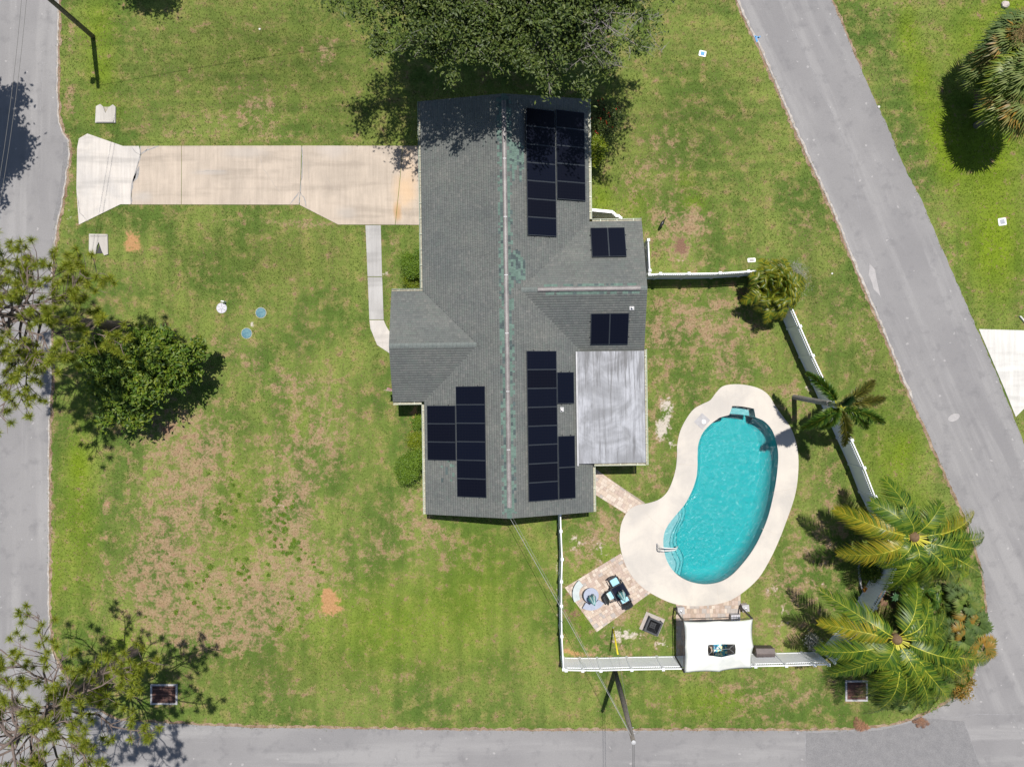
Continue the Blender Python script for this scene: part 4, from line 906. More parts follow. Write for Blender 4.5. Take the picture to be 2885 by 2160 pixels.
# ------------------------------------------------------------------ utility poles and wires
M_WOODP = simple('weathered_pole_wood', (.20, .175, .15), (.13, .115, .10), 5, .9, fine=.5)
M_WIRE = simple('grey_cable', (.30, .30, .31), None, 3, .5); M_WIRED = simple('dark_cable', (.06, .06, .06), None, 3, .5)
def upole(label, base, top, z, arm=True):
    b, t = W(*base), W(*top, z); root = thing('utility_pole', label, 'utility pole', b); d = t - b
    MB().tube([(0, 0, -.2), d * .5, d], [.15, .13, .105], 14).build('pole', M_WOODP, root, True)
    MB().lathe([(.11, 0), (.11, .02), (.02, .07)], 14, d).build('pole_cap', M_LEAD, root)
    for k in range(3): MB().tube([d * (.9 - .035 * k) + Vector((.11, 0, 0)), d * (.9 - .035 * k) + Vector((.2, .02, .02))], .02, 8).build('insulator', M_LEAD, root)
    if arm: MB().lathe([(.14, 0), (.16, .05), (.16, .55), (.1, .62)], 16, d * .88 + Vector((-.28, .05, -.2))).build('transformer_can', M_LEAD, root, True)
    MB().tube([d * .2 + Vector((.15, 0, 0)), d * .85 + Vector((.12, 0, 0))], .018, 6).build('conduit', M_RAIL, root)
    return t
top_s = upole('grey wooden utility pole standing outside the south fence by the road', (1733, 1890), (1785, 2090), 8.6, False)
top_w = upole('dark wooden utility pole on the verge above the driveway', (261, 103), (-18, -139), 9.0)
def wire(label, a, b, sag, r=.009, mat=None, group=None, n=26):
    a, b = Vector(a), Vector(b); o = a.copy()
    pts = [a.lerp(b, i / n) - o - Vector((0, 0, sag * 4 * (i / n) * (1 - i / n))) for i in range(n + 1)]
    MB().tube(pts, r, 5).build('overhead_wire', mat or M_WIRE, label=label, cat='wire', group=group, loc=o)
attach = W(1437, 1459, 3.95)
wire('twisted service cable from the house gable to the south utility pole', attach, top_s - Vector((0, 0, .5)), .35, .013)
wire('thin second cable from the house gable to the south utility pole', attach + Vector((.15, 0, -.1)), top_s - Vector((0, 0, .8)), .55, .006)
for k, (dx, z) in enumerate(((0, -.2), (.12, -.5))): wire(('upper line' if k == 0 else 'lower line') + ' leaving the south utility pole across the road', top_s + Vector((dx, 0, z)), top_s + Vector((dx + .3, -26, z)), .5, .011, M_WIRED, 'lines crossing the south road')
for k in range(2): wire(('power line over the west road, the one nearer the verge' if k else 'power line over the west road, the one farther from the verge'), W(62 + 14 * k, -20, 8.6), W(-60 + 12 * k, 820, 8.2), .3, .010, M_WIRED, 'power lines over the west road')
wire('long power line whose shadow crosses the lawn above the driveway', top_w + Vector((0, 0, -.3)), W(900, -260, 8.5), .4, .012, M_WIRED)
# guy wire with yellow guard
g0 = W(1727, 1766); gy = thing('guy_wire', 'yellow guarded guy wire anchored in the yard behind the south fence', 'guy wire', g0)
gt = (top_s - g0); e_ = W(1742, 1849, 2.35) - g0
MB().tube([(0, 0, 0), gt * .97], .007, 5).build('cable', M_WIRE, gy)
MB().tube([gt * .01, gt * .14, gt * .28], [.045, .055, .045], 10).build('guard', M_YEL, gy, True)
MB().lathe([(.03, -.1), (.03, .06), (.05, .08)], 10).build('anchor_rod', M_STEEL, gy)

# ------------------------------------------------------------------ culvert ends, lids, grates
def culvert(label, cx, cy, flip, wide):
    p = W(cx, cy); t = thing('culvert_headwall', label, 'culvert', p); w, h_ = wide
    s = -1 if flip else 1
    poly = [(-w, -h_), (w, -h_), (w * 1.02, h_ * .75), (w * .75, h_), (w * .35, h_ * .7), (w * .02, h_ * .05), (-w * .2, h_ * .75), (-w * .5, h_ * 1.05), (-w * .92, h_ * .8)] if not flip else \
           [(-w, h_), (w * .95, h_ * .97), (w, -h_ * .9), (w * .6, -h_), (w * .35, -h_ * .6), (w * .02, h_ * .25), (-w * .15, -h_ * .1), (-w * .3, -h_ * .85), (-w * .75, -h_), (-w * 1.02, -h_ * .6)]
    MB().prism(poly, -.1, .10).build('collar', M_CULV, t)
    MB().prism([(-w * .3, s * h_ * .8), (w * .35, s * h_ * .8), (w * .02, -s * h_ * .05)], -.1, .012).build('pipe_mouth', M_RAIL if flip else M_GUTIN, t)
    MB().box((0, -s * h_ * .86, .125), (w * 1.7, .10, .05)).build('lip', M_CULV, t)
culvert('concrete culvert collar with notched top above the driveway', 299, 322, False, (.62, .56))
culvert('concrete culvert collar with dark pipe mouth below the driveway', 280, 690, True, (.58, .66))
M_LIDG = simple('grey_plastic_lid', (.52, .51, .55), (.46, .45, .49), 4, .55); M_LIDB = simple('faded_blue_lid', (.055, .16, .21), (.12, .24, .27), 7, .7, fine=.3)
lg = thing('septic_lid', 'round grey ribbed septic lid beside a white cleanout pipe', 'lid', W(625, 868))
MB().lathe([(.32, 0), (.32, .035), (.30, .045)], 28).build('disc', M_LIDG, lg)
for k in range(6):
    a = R(60 * k + 30); MB().box((.15 * math.cos(a), .15 * math.sin(a), .05), (.27, .03, .02), a).build('rib', simple('rib_grey', (.36, .36, .39), None, 4, .6) if k == 0 else bpy.data.materials['rib_grey'], lg)
MB().lathe([(.05, .045), (.05, .065), (.03, .07)], 12).build('hub', M_LIDG, lg)
cp = thing('cleanout_pipe', 'short white capped cleanout pipe beside the grey septic lid', 'pipe', W(636, 851))
MB().lathe([(.05, 0), (.05, .4), (.03, .42)], 12).build('pipe', M_PVC, cp); MB().tube([(0, 0, .36), (-.14, .02, .36)], .045, 10).build('elbow', M_PVC, cp)
for lab, x, y in (('round faded blue septic lid nearer the house walkway', 735, 881), ('round faded blue septic lid nearer the round shade tree', 695, 939)):
    t = thing('septic_lid', lab, 'lid', W(x, y), group='blue septic lids'); MB().lathe([(.31, 0), (.31, .02), (.27, .035), (.1, .04)], 26).build('disc', M_LIDB, t)
    MB().lathe([(.345, -.02), (.345, .012), (.32, .012)], 26).build('riser_ring', M_GUTIN, t)
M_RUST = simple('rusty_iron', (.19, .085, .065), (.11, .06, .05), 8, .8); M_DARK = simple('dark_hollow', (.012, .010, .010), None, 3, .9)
def grate(label, cx, cy, w, h_):
    t = thing('storm_drain', label, 'drain', W(cx, cy)); b = .11
    fr = MB()
    for c_, d_ in (((0, h_ / 2 - b / 2, .03), (w, b, .08)), ((0, -h_ / 2 + b / 2, .03), (w, b, .08)), ((w / 2 - b / 2, 0, .03), (b, h_ - 2 * b, .08)), ((-w / 2 + b / 2, 0, .03), (b, h_ - 2 * b, .08))): fr.box(c_, d_)
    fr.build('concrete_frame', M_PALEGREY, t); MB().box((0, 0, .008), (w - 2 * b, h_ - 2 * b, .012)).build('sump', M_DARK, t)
    n = 20
    for k in range(n): MB().box((-(w / 2 - b) + (w - 2 * b) * (k + .5) / n, 0, .045), (.028, h_ - 2 * b, .03)).build('grate_bar', M_RUST, t)
    for k in (-1, 0, 1): MB().box((0, k * (h_ / 2 - b) * .62, .064), (w - 2 * b, .05, .012)).build('cross_bar', M_RUST, t)
grate('rusty storm drain grate in a concrete frame under the pine shadow', 463, 1954, 1.66, 1.26)
grate('rusty storm drain grate in a concrete frame beside the coconut palms', 2412, 1944, 1.38, 1.28)
def meter(label, px, py, rz, col, w=.44, d=.36):
    t = thing('meter_box', label, 'meter box', W(px, py), rz)
    MB().prism([(-w / 2, -d / 2 + .04), (-w / 2 + .04, -d / 2), (w / 2 - .04, -d / 2), (w / 2, -d / 2 + .04), (w / 2, d / 2 - .04), (w / 2 - .04, d / 2), (-w / 2 + .04, d / 2), (-w / 2, d / 2 - .04)], -.03, .035).build('box', M_PALEGREY if col is None else M_WHITEP, t)
    MB().box((0, 0, .042), (w * .55, d * .6, .015)).build('lid', simple('meter_lid_%d' % px, col or (.2, .2, .2), None, 4, .5), t)
meter('white water meter box with blue lid beside the angled road', 1979, 152, R(-12), (.03, .25, .55))
meter('white water meter box with grey lid on the far lawn', 2823, 625, R(8), (.33, .35, .38), .5, .46)
meter('small pale valve box set in bare soil beside the areca clump', 2117, 733, R(3), (.30, .29, .28), .5, .26)
def rock(name, label, cat, px, py, r0, mat, seed, z=.5, loc=None, parent=None):
    bm = bmesh.new(); bmesh.ops.create_icosphere(bm, subdivisions=2, radius=r0); rr = random.Random(seed)
    for v in bm.verts: v.co *= rr.uniform(.82, 1.1); v.co.z *= z
    me = bpy.data.meshes.new(name); bm.to_mesh(me); bm.free()
    p = W(px, py); return obj(name, me, mat, label=label, cat=cat, loc=(p.x, p.y, r0 * z * .7))
M_STONE = simple('pale_stone', (.52, .46, .42), (.40, .35, .32), 5, .9)
rock('stone', 'round pale stone on the far lawn beside the cabbage palms', 'stone', 2829, 15, .25, M_STONE, 1)
rock('stone', 'small bright white stone at the far edge of the angled road', 'stone', 2475, 302, .09, M_WHITECON, 2)
rock('stone', 'tiny white stone in grass between pool fence and angled road', 'stone', 2344, 771, .06, M_WHITECON, 3)
rock('stone', 'tiny white stone in the lawn above the driveway', 'stone', 732, 83, .07, M_WHITECON, 4)
# ornamental crane
cr = thing('garden_crane', 'small black metal bird ornament on the tan mulch patch', 'ornament', W(1860, 636), R(60)); M_BLK = simple('black_metal', (.012, .012, .014), (.02, .02, .022), 4, .4)
MB().tube(catmull([(-.2, 0, .38), (-.08, 0, .46), (.1, 0, .48), (.2, 0, .45)], 4, False), [.01] + [.06 + .04 * math.sin(k / 11 * 3) for k in range(11)] + [.03], 10).build('body', M_BLK, cr, True)
MB().tube(catmull([(.18, 0, .46), (.28, 0, .58), (.24, 0, .72), (.3, 0, .82), (.38, .02, .80)], 4, False), [.03] * 8 + [.022] * 8 + [.008], 8).build('neck', M_BLK, cr, True)
for s_ in (-.05, .05): MB().tube([(0, s_, .42), (.02, s_, 0)], .010, 6).build('leg', M_BLK, cr)
# red tag fallen near the screen fence, fallen frond is made with the palms

# ------------------------------------------------------------------ patio furniture
M_BLUECUSH = simple('pale_blue_cushion', (.36, .62, .74), (.30, .56, .70), 5, .85); M_WICK = simple('dark_wicker', (.035, .034, .036), (.02, .02, .022), 14, .6, bmp=.4)
M_TEALS = simple('teal_umbrella_cloth', (.10, .34, .36), (.06, .26, .29), 6, .8); M_TEALW = simple('pale_umbrella_cloth', (.55, .66, .64), (.45, .58, .57), 6, .8)
M_BSTONE = simple('blue_grey_cast_stone', (.36, .39, .48), (.32, .35, .44), 3, .7, fine=.2); M_BPALE = simple('pale_cast_stone', (.48, .53, .53), (.40, .46, .46), 4, .7, fine=.2)
tc = W(1665.5, 1677, .72); TC = Vector((tc.x, tc.y, .03))
def bench(label, a0, a1, ri, ro, mat, zt=.44):
    t = thing('curved_bench', label, 'bench', TC); n = 14
    arc = [(ro * math.cos(R(a0 + (a1 - a0) * i / n)), ro * math.sin(R(a0 + (a1 - a0) * i / n))) for i in range(n + 1)] + [(ri * math.cos(R(a1 - (a1 - a0) * i / n)), ri * math.sin(R(a1 - (a1 - a0) * i / n))) for i in range(n + 1)]
    MB().prism(arc, zt - .07, zt).build('seat', mat, t)
    for f_ in (.18, .82):
        a = R(a0 + (a1 - a0) * f_); rm = (ri + ro) / 2; MB().box((rm * math.cos(a), rm * math.sin(a), (zt - .072) / 2), (.26, .16, zt - .072), a).build('leg', mat, t)
bench('curved pale stone bench beside the round table, next to the fence', 130, 206, .70, 1.10, M_BPALE)
bench('curved blue grey stone bench beside the round table', 240, 326, .58, .98, M_BSTONE)
rt = thing('round_table', 'round blue grey stone table with closed teal umbrella', 'table', TC)
MB().lathe([(.44, .65), (.46, .665), (.46, .70), (.44, .715)], 36).build('tabletop', M_BSTONE, rt); MB().lathe([(.26, 0), (.24, .06), (.12, .14), (.12, .55), (.22, .648)], 20).build('pedestal', M_BSTONE, rt)
def umbrella(label, loc, z0):
    t = thing('closed_umbrella', label, 'umbrella', loc)
    MB().tube([(0, 0, z0), (0, 0, 2.5)], .02, 8).build('pole', M_STEEL, t)
    for k in range(10):
        a = R(36 * k); c_, s_ = math.cos(a), math.sin(a); rr = .13 + .03 * (k % 3)
        pts = [(c_ * .02, s_ * .02, 2.42), (c_ * .075, s_ * .075, 2.1), (c_ * rr, s_ * rr, 1.55), (c_ * (rr + .03), s_ * (rr + .03), 1.15 + .05 * (k % 2))]
        MB().tube(pts, [.012, .05, .075, .05], 6).build('canopy_fold', M_TEALS if k % 2 else M_TEALW, t, True)
    MB().lathe([(.04, 2.42), (.03, 2.5), (.01, 2.58)], 10).build('finial', M_TEALS, t)
umbrella('closed teal and white striped umbrella over the round stone table', TC, .0)
qc = W(1747, 1666, .72); QC = Vector((qc.x, qc.y, .03)); QA = R(29.6)
sq = thing('square_table', 'black glass square dining table on the paver patio', 'table', QC, QA); M_BGL = simple('black_glass', (.010, .012, .022), (.014, .016, .028), 2, .08)
MB().box((0, 0, .715), (.86, .86, .012)).build('tabletop', M_BGL, sq)
rim = MB()
for c_, d_ in (((0, .425, .70), (.9, .05, .05)), ((0, -.425, .70), (.9, .05, .05)), ((.425, 0, .70), (.05, .80, .05)), ((-.425, 0, .70), (.05, .80, .05))): rim.box(c_, d_)
rim.build('rim', M_WICK, sq)
for sx in (-1, 1):
    for sy in (-1, 1): MB().box((sx * .4, sy * .4, .337), (.05, .05, .675)).build('leg', M_WICK, sq)
umbrella('closed teal and white striped umbrella over the black square table', QC, .0)
def chair(label, ang, dist, towel=False):
    p = QC + Matrix.Rotation(QA, 4, 'Z') @ Vector((dist * math.cos(ang), dist * math.sin(ang), 0)); t = thing('patio_chair', label, 'chair', p, QA + ang + math.pi, 'wicker chairs around the square table')
    # +x faces the table
    MB().box((0, 0, .33), (.5, .56, .10)).build('seat', M_WICK, t); 
    cu = MB().prism([(-.2, -.2), (-.17, -.23), (.21, -.23), (.24, -.2), (.24, .2), (.21, .23), (-.17, .23), (-.2, .2)], .382, .46).build('cushion', M_BLUECUSH, t)
    b = MB(); n = 10
    for i in range(n):
        y0, y1 = -.29 + .58 * i / n, -.29 + .58 * (i + 1) / n; f = lambda y: -.25 - .06 * (1 - (y / .29) ** 2)
        b.add([(f(y0), y0, .38), (f(y1), y1, .38), (f(y1) - .16, y1, .92), (f(y0) - .16, y0, .92), (f(y0) - .04, y0, .38), (f(y1) - .04, y1, .38), (f(y1) - .20, y1, .92), (f(y0) - .20, y0, .92)], [(0, 1, 2, 3), (7, 6, 5, 4), (3, 2, 6, 7)])
    b.build('backrest', M_WICK, t)
    for s_ in (-1, 1):
        MB().tube(catmull([(.24, s_ * .29, .36), (.22, s_ * .31, .60), (0, s_ * .33, .64), (-.28, s_ * .3, .66)], 4, False), .028, 8).build('armrest', M_WICK, t, True)
        for x in (-.22, .22): MB().box((x, s_ * .25, .14), (.045, .045, .28)).build('leg', M_WICK, t)
    if towel:
        MB().box((-.16, 0, .466), (.12, .46, .014)).build('towel', M_TEALW, t)
chair('dark wicker chair with blue cushion between square table and pool steps', R(90), .60)
chair('dark wicker chair with towel over blue cushion, facing the round table', R(180), .58, True)
chair('dark wicker chair with blue cushion tucked under the striped umbrella', R(270), .60)
# fire pit
fp = thing('fire_pit', 'black square metal fire pit on a pale paver pad', 'fire pit', W(1837, 1757), R(-23)); M_IRON = simple('black_iron', (.035, .037, .042), (.055, .058, .065), 7, .55)
MB().box((0, 0, .012), (1.25, 1.15, .03)).build('pad', M_PAV[2], fp)
rim = MB()
for c_, d_ in (((0, .40, .46), (.9, .10, .05)), ((0, -.40, .46), (.9, .10, .05)), ((.40, 0, .46), (.10, .70, .05)), ((-.40, 0, .46), (.10, .70, .05))): rim.box(c_, d_)
rim.build('rim', M_IRON, fp)
bl = MB().add([(-.35, -.35, .45), (.35, -.35, .45), (.35, .35, .45), (-.35, .35, .45), (-.18, -.18, .22), (.18, -.18, .22), (.18, .18, .22), (-.18, .18, .22)], [(0, 1, 5, 4), (1, 2, 6, 5), (2, 3, 7, 6), (3, 0, 4, 7), (4, 5, 6, 7)]); bl.build('fire_bowl', M_BLK, fp)
for k in range(3):
    MB().box(((k - 1) * .14, 0, .235), (.02, .34, .02)).build('grate_bar', M_IRON, fp); MB().box((0, (k - 1) * .14, .256), (.34, .02, .02)).build('grate_bar', M_IRON, fp)
for sx in (-1, 1):
    for sy in (-1, 1): MB().box((sx * .38, sy * .38, .232), (.08, .08, .41)).build('leg', M_IRON, fp); MB().tube([(sx * .34, sy * .34, .445), (sx * .17, sy * .17, .235)], .012, 5).build('corner_rod', M_IRON, fp)

# ------------------------------------------------------------------ shade sail canopy
M_SAIL = leafmat('white_canvas', [(.83, .83, .83), (.83, .83, .83)], .15, .75, .2); M_BRONZE = simple('bronze_frame', (.045, .038, .035), None, 3, .5)
def sail():
    ze, zt = 2.35, 2.95
    q = lambda x, y, z: W(1860 + x * .1989, 1700 + y * .1989, z)
    edge = []
    def side(a, b, mid, dip):   # scalloped side: corner -> mid -> corner, each half sagging inwards
        for P, Q in ((a, mid), (mid, b)):
            for i in range(8):
                t = i / 8; p = P.lerp(Q, t) + dip * 4 * t * (1 - t); p.z = ze + (.05 if P is mid or t > .9 else 0) - .10 * 4 * t * (1 - t) * .5; edge.append(p)
    nw, ne, se, sw = q(333, 248, ze), q(1310, 216, ze), q(1288, 910, ze), q(343, 972, ze)
    n, e, s, w = q(825, 240, ze), q(1316, 598, ze), q(830, 956, ze), q(350, 612, ze)
    side(nw, ne, n, Vector((0, -.07, 0))); side(ne, se, e, Vector((-.05, 0, 0))); side(se, sw, s, Vector((0, .04, 0))); side(sw, nw, w, Vector((.05, 0, 0)))
    hole_c = [q(680, 582, zt), q(1058, 573, zt), q(1064, 712, zt), q(682, 732, zt)]; hm = [q(870, 572, zt), q(1068, 640, zt), q(870, 756, zt), q(674, 655, zt)]
    hole = []
    for k in range(4):
        a, b, m_ = hole_c[k], hole_c[(k + 1) % 4], hm[k]
        for P, Q in ((a, m_), (m_, b)):
            for i in range(8): hole.append(P.lerp(Q, i / 8))
    c0 = sum((p for p in edge), Vector()) / len(edge); root = thing('shade_canopy', 'white fabric canopy with rectangular centre opening over the patio table', 'canopy', (c0.x, c0.y, 0)); o = root.location
    K = 8; vs = []
    N = len(edge)
    for k in range(K + 1):
        t = k / K
        for i in range(N):
            p = edge[i].lerp(hole[i], t); rip = .018 * math.sin(i * 2.1 + k) * math.sin(math.pi * t); p.z = ze + (edge[i].z - ze) * (1 - t) ** 2 + (zt - ze) * (t ** .92) + rip; vs.append(p - o)
    fs = [(k * N + i, k * N + (i + 1) % N, (k + 1) * N + (i + 1) % N, (k + 1) * N + i) for k in range(K) for i in range(N)]
    cv = MB().add(vs, fs).build('canvas', M_SAIL, root, True)
    md = cv.modifiers.new('thickness', 'SOLIDIFY'); md.thickness = .008
    posts = [nw, ne, se, sw]
    for p in posts:
        a = p - o; a.z = 0; MB().box((a.x, a.y, 1.16), (.08, .08, 2.32)).build('post', M_BRONZE, root)
    for a, b in zip(posts, posts[1:] + posts[:1]): MB().tube([a - o - Vector((0, 0, .07)), b - o - Vector((0, 0, .07))], .025, 6).build('beam', M_BRONZE, root)
    hc = sum(hole_c, Vector()) / 4
    for p, h_ in zip(posts, hole_c): MB().tube([p - o - Vector((0, 0, .05)), h_ - o - Vector((0, 0, .06))], .018, 6).build('rafter', M_BRONZE, root)
    a, b = hm[3] - o, hm[1] - o; up = Vector((0, 0, -.05)); m1 = a.lerp(b, .22) + up; m2 = a.lerp(b, .78) + up
    MB().tube([m1, m2], .015, 6).build('ridge_bar', M_STEEL, root)
    for P, m_ in ((hole_c[0], m1), (hole_c[3], m1), (hole_c[1], m2), (hole_c[2], m2)): MB().tube([P - o + up, m_], .012, 6).build('brace', M_STEEL, root)
    return posts
posts = sail()
def floral():
    m, nt, b = newmat('floral_tablecloth'); p = objc(nt); v = nd(nt, 'ShaderNodeTexVoronoi'); v.inputs['Scale'].default_value = 9; nt.links.new(p, v.inputs['Vector'])
    s = nd(nt, 'ShaderNodeSeparateColor'); nt.links.new(v.outputs['Color'], s.inputs[0])
    c = ramp(nt, s.outputs[0], [(0, (.02, .10, .22)), (.3, (.04, .25, .42)), (.5, (.60, .66, .66)), (.65, (.10, .42, .55)), (.85, (.55, .60, .40)), (1, (.02, .03, .06))])
    nt.nodes[c.node.name].color_ramp.interpolation = 'CONSTANT'
    put(nt, b.inputs['Base Color'], c); b.inputs['Roughness'].default_value = .8; return m
tp = W(2030, 1830, .76); dt = thing('dining_table', 'patio table with blue floral cloth under the white canopy', 'table', (tp.x, tp.y, .03), R(3))
MB().box((0, 0, .71), (.78, 1.3, .04)).build('tabletop', M_WICK, dt); 
cl = MB(); n = 40; per = []
for i in range(n):
    a = 2 * math.pi * i / n; c_, s_ = math.cos(a), math.sin(a); f = 1 / max(abs(c_) / .40, abs(s_) / .66); per.append((c_ * f, s_ * f))
cl.add([(0, 0, .745)] + [(x, y, .742) for x, y in per] + [(x * (1.05 + .03 * (i % 3)), y * (1.03 + .02 * (i % 2)), .50 + .04 * (i % 3)) for i, (x, y) in enumerate(per)], [(0, 1 + i, 1 + (i + 1) % n) for i in range(n)] + [(1 + i, 1 + n + i, 1 + n + (i + 1) % n, 1 + (i + 1) % n) for i in range(n)])
cl.build('tablecloth', floral(), dt, label='blue floral tablecloth')
for sx in (-1, 1):
    for sy in (-1, 1): MB().box((sx * .34, sy * .58, .345), (.05, .05, .69)).build('leg', M_WICK, dt)
ch_ = thing('canopy_chair', 'dark chair with tan cushion beside the floral table', 'chair', W(2002, 1822) + Vector((0, 0, .03)), 0)
MB().box((0, 0, .40), (.5, .5, .06)).build('seat', M_WICK, ch_); MB().box((0, 0, .455), (.44, .44, .05)).build('cushion', simple('tan_cushion', (.50, .38, .28), None, 5, .85), ch_); MB().box((-.26, 0, .68), (.04, .5, .5)).build('backrest', M_WICK, ch_)
for sx in (-1, 1):
    for sy in (-1, 1): MB().box((sx * .21, sy * .21, .185), (.04, .04, .37)).build('leg', M_WICK, ch_)
def anchor(label, px, py, post, sx):
    p = W(px, py) + Vector((0, 0, .012)); t = thing('post_weight', label, 'weight', p, R(6))
    MB().prism([(-.18, -.18), (.18, -.18), (.18, .18), (-.18, .18)], .0, .42).build('block', M_STONE, t)
    MB().box((0, 0, .44), (.42, .42, .05)).build('cap', M_PALEGREY, t); MB().lathe([(.05, .465), (.05, .5), (.02, .51)], 10).build('ring', M_STEEL, t)
    d_ = Matrix.Rotation(-R(6), 4, 'Z') @ (Vector((post.x, post.y, 2.25)) - p); MB().tube([(0, 0, .5), d_], .012, 5).build('rope', M_BRONZE, t)
anchor('stone post weight roped to the canopy corner on the paver patio', 1914, 1713, posts[0], 1)
anchor('stone post weight roped to the canopy corner on the grass', 2094, 1706, posts[1], 1)
pb = thing('pump_box', 'small pale equipment box standing under the canopy edge', 'box', W(2066, 1733) + Vector((0, 0, .03)), R(2))
MB().box((0, 0, .2), (.5, .32, .4)).build('case', M_PALEGREY, pb); MB().box((0, 0, .415), (.54, .36, .03)).build('lid', M_LIDG, pb)
for k in range(4): MB().box((-.15 + k * .1, 0, .433), (.02, .3, .01)).build('vent_slot', M_RAIL, pb)
db = thing('deck_box', 'dark brown ribbed storage box against the south fence', 'storage box', W(2146, 1829), R(0)); M_BRN = simple('brown_resin', (.115, .092, .088), (.09, .072, .07), 4, .6)
MB().box((0, 0, .28), (1.1, .56, .52)).build('body', M_BRN, db)
for k in range(9): MB().box((-.48 + k * .12, .28, .28), (.03, .02, .5)).build('rib', M_BRN, db)
lo = MB().add([(-.58, -.31, .55), (.58, -.31, .55), (.58, .31, .55), (-.58, .31, .55), (-.56, -.29, .62), (.56, -.29, .62), (.56, .02, .70), (-.56, .02, .70), (.56, .29, .60), (-.56, .29, .60)], [(0, 1, 5, 4), (4, 5, 6, 7), (7, 6, 8, 9), (9, 8, 2, 3), (0, 4, 7, 9, 3), (1, 2, 8, 6, 5), (3, 2, 1, 0)]); lo = lo.build('lid', M_BRN, db)
for k in range(14): MB().box((-.52 + k * .08, -.135, .668), (.02, .3, .02), M=None).build('lid_groove', M_WICK, lo)

# ------------------------------------------------------------------ vegetation
M_BARK = simple('grey_bark', (.20, .165, .135), (.12, .10, .085), 7, .95, bmp=.5, fine=.5)
M_TWIG = simple('grey_twigs', (.30, .27, .25), (.22, .195, .18), 6, .9)
M_PBARK = simple('pine_bark', (.22, .165, .14), (.13, .10, .09), 8, .95, bmp=.6, fine=.6)
M_PALMT = simple('grey_palm_trunk', (.32, .30, .28), (.22, .205, .19), 6, .9, fine=.4)
L_OAK = leafmat('oak_leaves', [(.030, .052, .010), (.052, .084, .014), (.075, .115, .018), (.11, .145, .028), (.042, .07, .012), (.13, .16, .04)], .2, .5)
L_SHADE = leafmat('shade_tree_leaves', [(.045, .09, .010), (.08, .15, .014), (.12, .19, .016), (.19, .235, .02), (.06, .12, .012)], .3, .5)
L_HEDGE = leafmat('hedge_leaves', [(.07, .14, .012), (.12, .205, .016), (.16, .25, .018), (.09, .17, .014)], .25, .5)
L_PINE = leafmat('pine_needles', [(.22, .28, .028), (.31, .36, .038), (.42, .42, .06), (.15, .21, .022), (.27, .31, .032)], .4, .5)
L_PINEB = leafmat('pine_tuft_hearts', [(.26, .18, .05), (.34, .25, .07), (.18, .12, .04)], .2, .7)
L_COCO = leafmat('coconut_leaflets', [(.03, .075, .008), (.05, .115, .010), (.085, .16, .012), (.14, .21, .016), (.24, .26, .022)], .25, .42, .4)
L_COCOY = leafmat('yellowing_leaflets', [(.10, .17, .012), (.22, .24, .016), (.40, .33, .02), (.08, .14, .01), (.50, .36, .03)], .35, .4)
L_RACH = leafmat('yellow_rachis', [(.42, .42, .04), (.50, .46, .05)], .05, .4)
L_FOX = leafmat('foxtail_leaflets', [(.025, .07, .012), (.05, .115, .015), (.085, .16, .02), (.14, .185, .022)], .25, .4)
L_FOXB = leafmat('browning_leaflets', [(.10, .12, .022), (.17, .15, .035), (.07, .11, .02)], .3, .45)
L_FOXT = leafmat('young_leaflets', [(.05, .13, .06), (.09, .19, .09), (.035, .095, .04)], .3, .35)
L_ARECA = leafmat('areca_leaflets', [(.07, .12, .012), (.13, .18, .016), (.22, .24, .02), (.33, .29, .02), (.05, .09, .01)], .35, .4)
L_FAN = leafmat('fan_leaves', [(.04, .085, .014), (.07, .13, .02), (.11, .17, .025), (.17, .205, .04)], .25, .6)
L_FANO = leafmat('orange_fan_leaves', [(.10, .13, .03), (.26, .16, .025), (.36, .20, .03), (.14, .16, .04)], .3, .45)
L_FANG = leafmat('silvery_fan_leaves', [(.07, .12, .022), (.11, .17, .035), (.05, .095, .016)], .3, .65)
L_BROM = leafmat('bromeliad_leaves', [(.10, .18, .015), (.16, .24, .02), (.24, .28, .03)], .3, .35)
L_ORG = leafmat('orange_croton', [(.40, .18, .02), (.50, .26, .03), (.30, .10, .015)], .3, .5)
L_YEL = leafmat('yellow_green_shrub', [(.12, .19, .012), (.20, .27, .015), (.28, .32, .02), (.08, .14, .01)], .35, .4)
L_RED = leafmat('red_flowers', [(.50, .02, .01), (.60, .04, .015)], .3, .5)
L_SILV = leafmat('silver_twigs', [(.30, .30, .26), (.42, .42, .38), (.20, .22, .16)], .2, .7)
L_WHT = leafmat('white_blossom', [(.60, .59, .56), (.45, .44, .42), (.12, .13, .10), (.06, .07, .05)], .2, .7)
L_DEAD = leafmat('dead_frond', [(.24, .11, .07), (.32, .17, .10), (.16, .08, .05)], .2, .8)
L_THATCH = leafmat('flower_stalks', [(.28, .20, .09), (.36, .27, .13), (.20, .14, .06)], .2, .8)

def rand_unit(n, g):
    v = g.normal(size=(n, 3)); return v / np.linalg.norm(v, axis=1)[:, None]
def leaves_mesh(name, C, size, g, aspect=.5, up=.8, fold=.12):
    """C (n,3) leaf positions; each leaf is a folded rhombus"""
    n = len(C); size = np.broadcast_to(size, (n,)) * g.uniform(.6, 1.3, n)
    N = rand_unit(n, g); N[:, 2] = np.abs(N[:, 2]) + up; N /= np.linalg.norm(N, axis=1)[:, None]
    D = rand_unit(n, g); D -= (D * N).sum(1)[:, None] * N; D /= np.linalg.norm(D, axis=1)[:, None]
    B = np.cross(N, D); s = size[:, None]
    V = np.stack([C - D * s * .5, C + B * s * aspect * .5 + N * s * fold, C + D * s * .5, C - B * s * aspect * .5 + N * s * fold], 1).reshape(-1, 3)
    i = np.arange(n)[:, None] * 4
    return np_mesh(name, V, np.concatenate([i + np.array([[0, 1, 2]]), i + np.array([[0, 2, 3]])]))
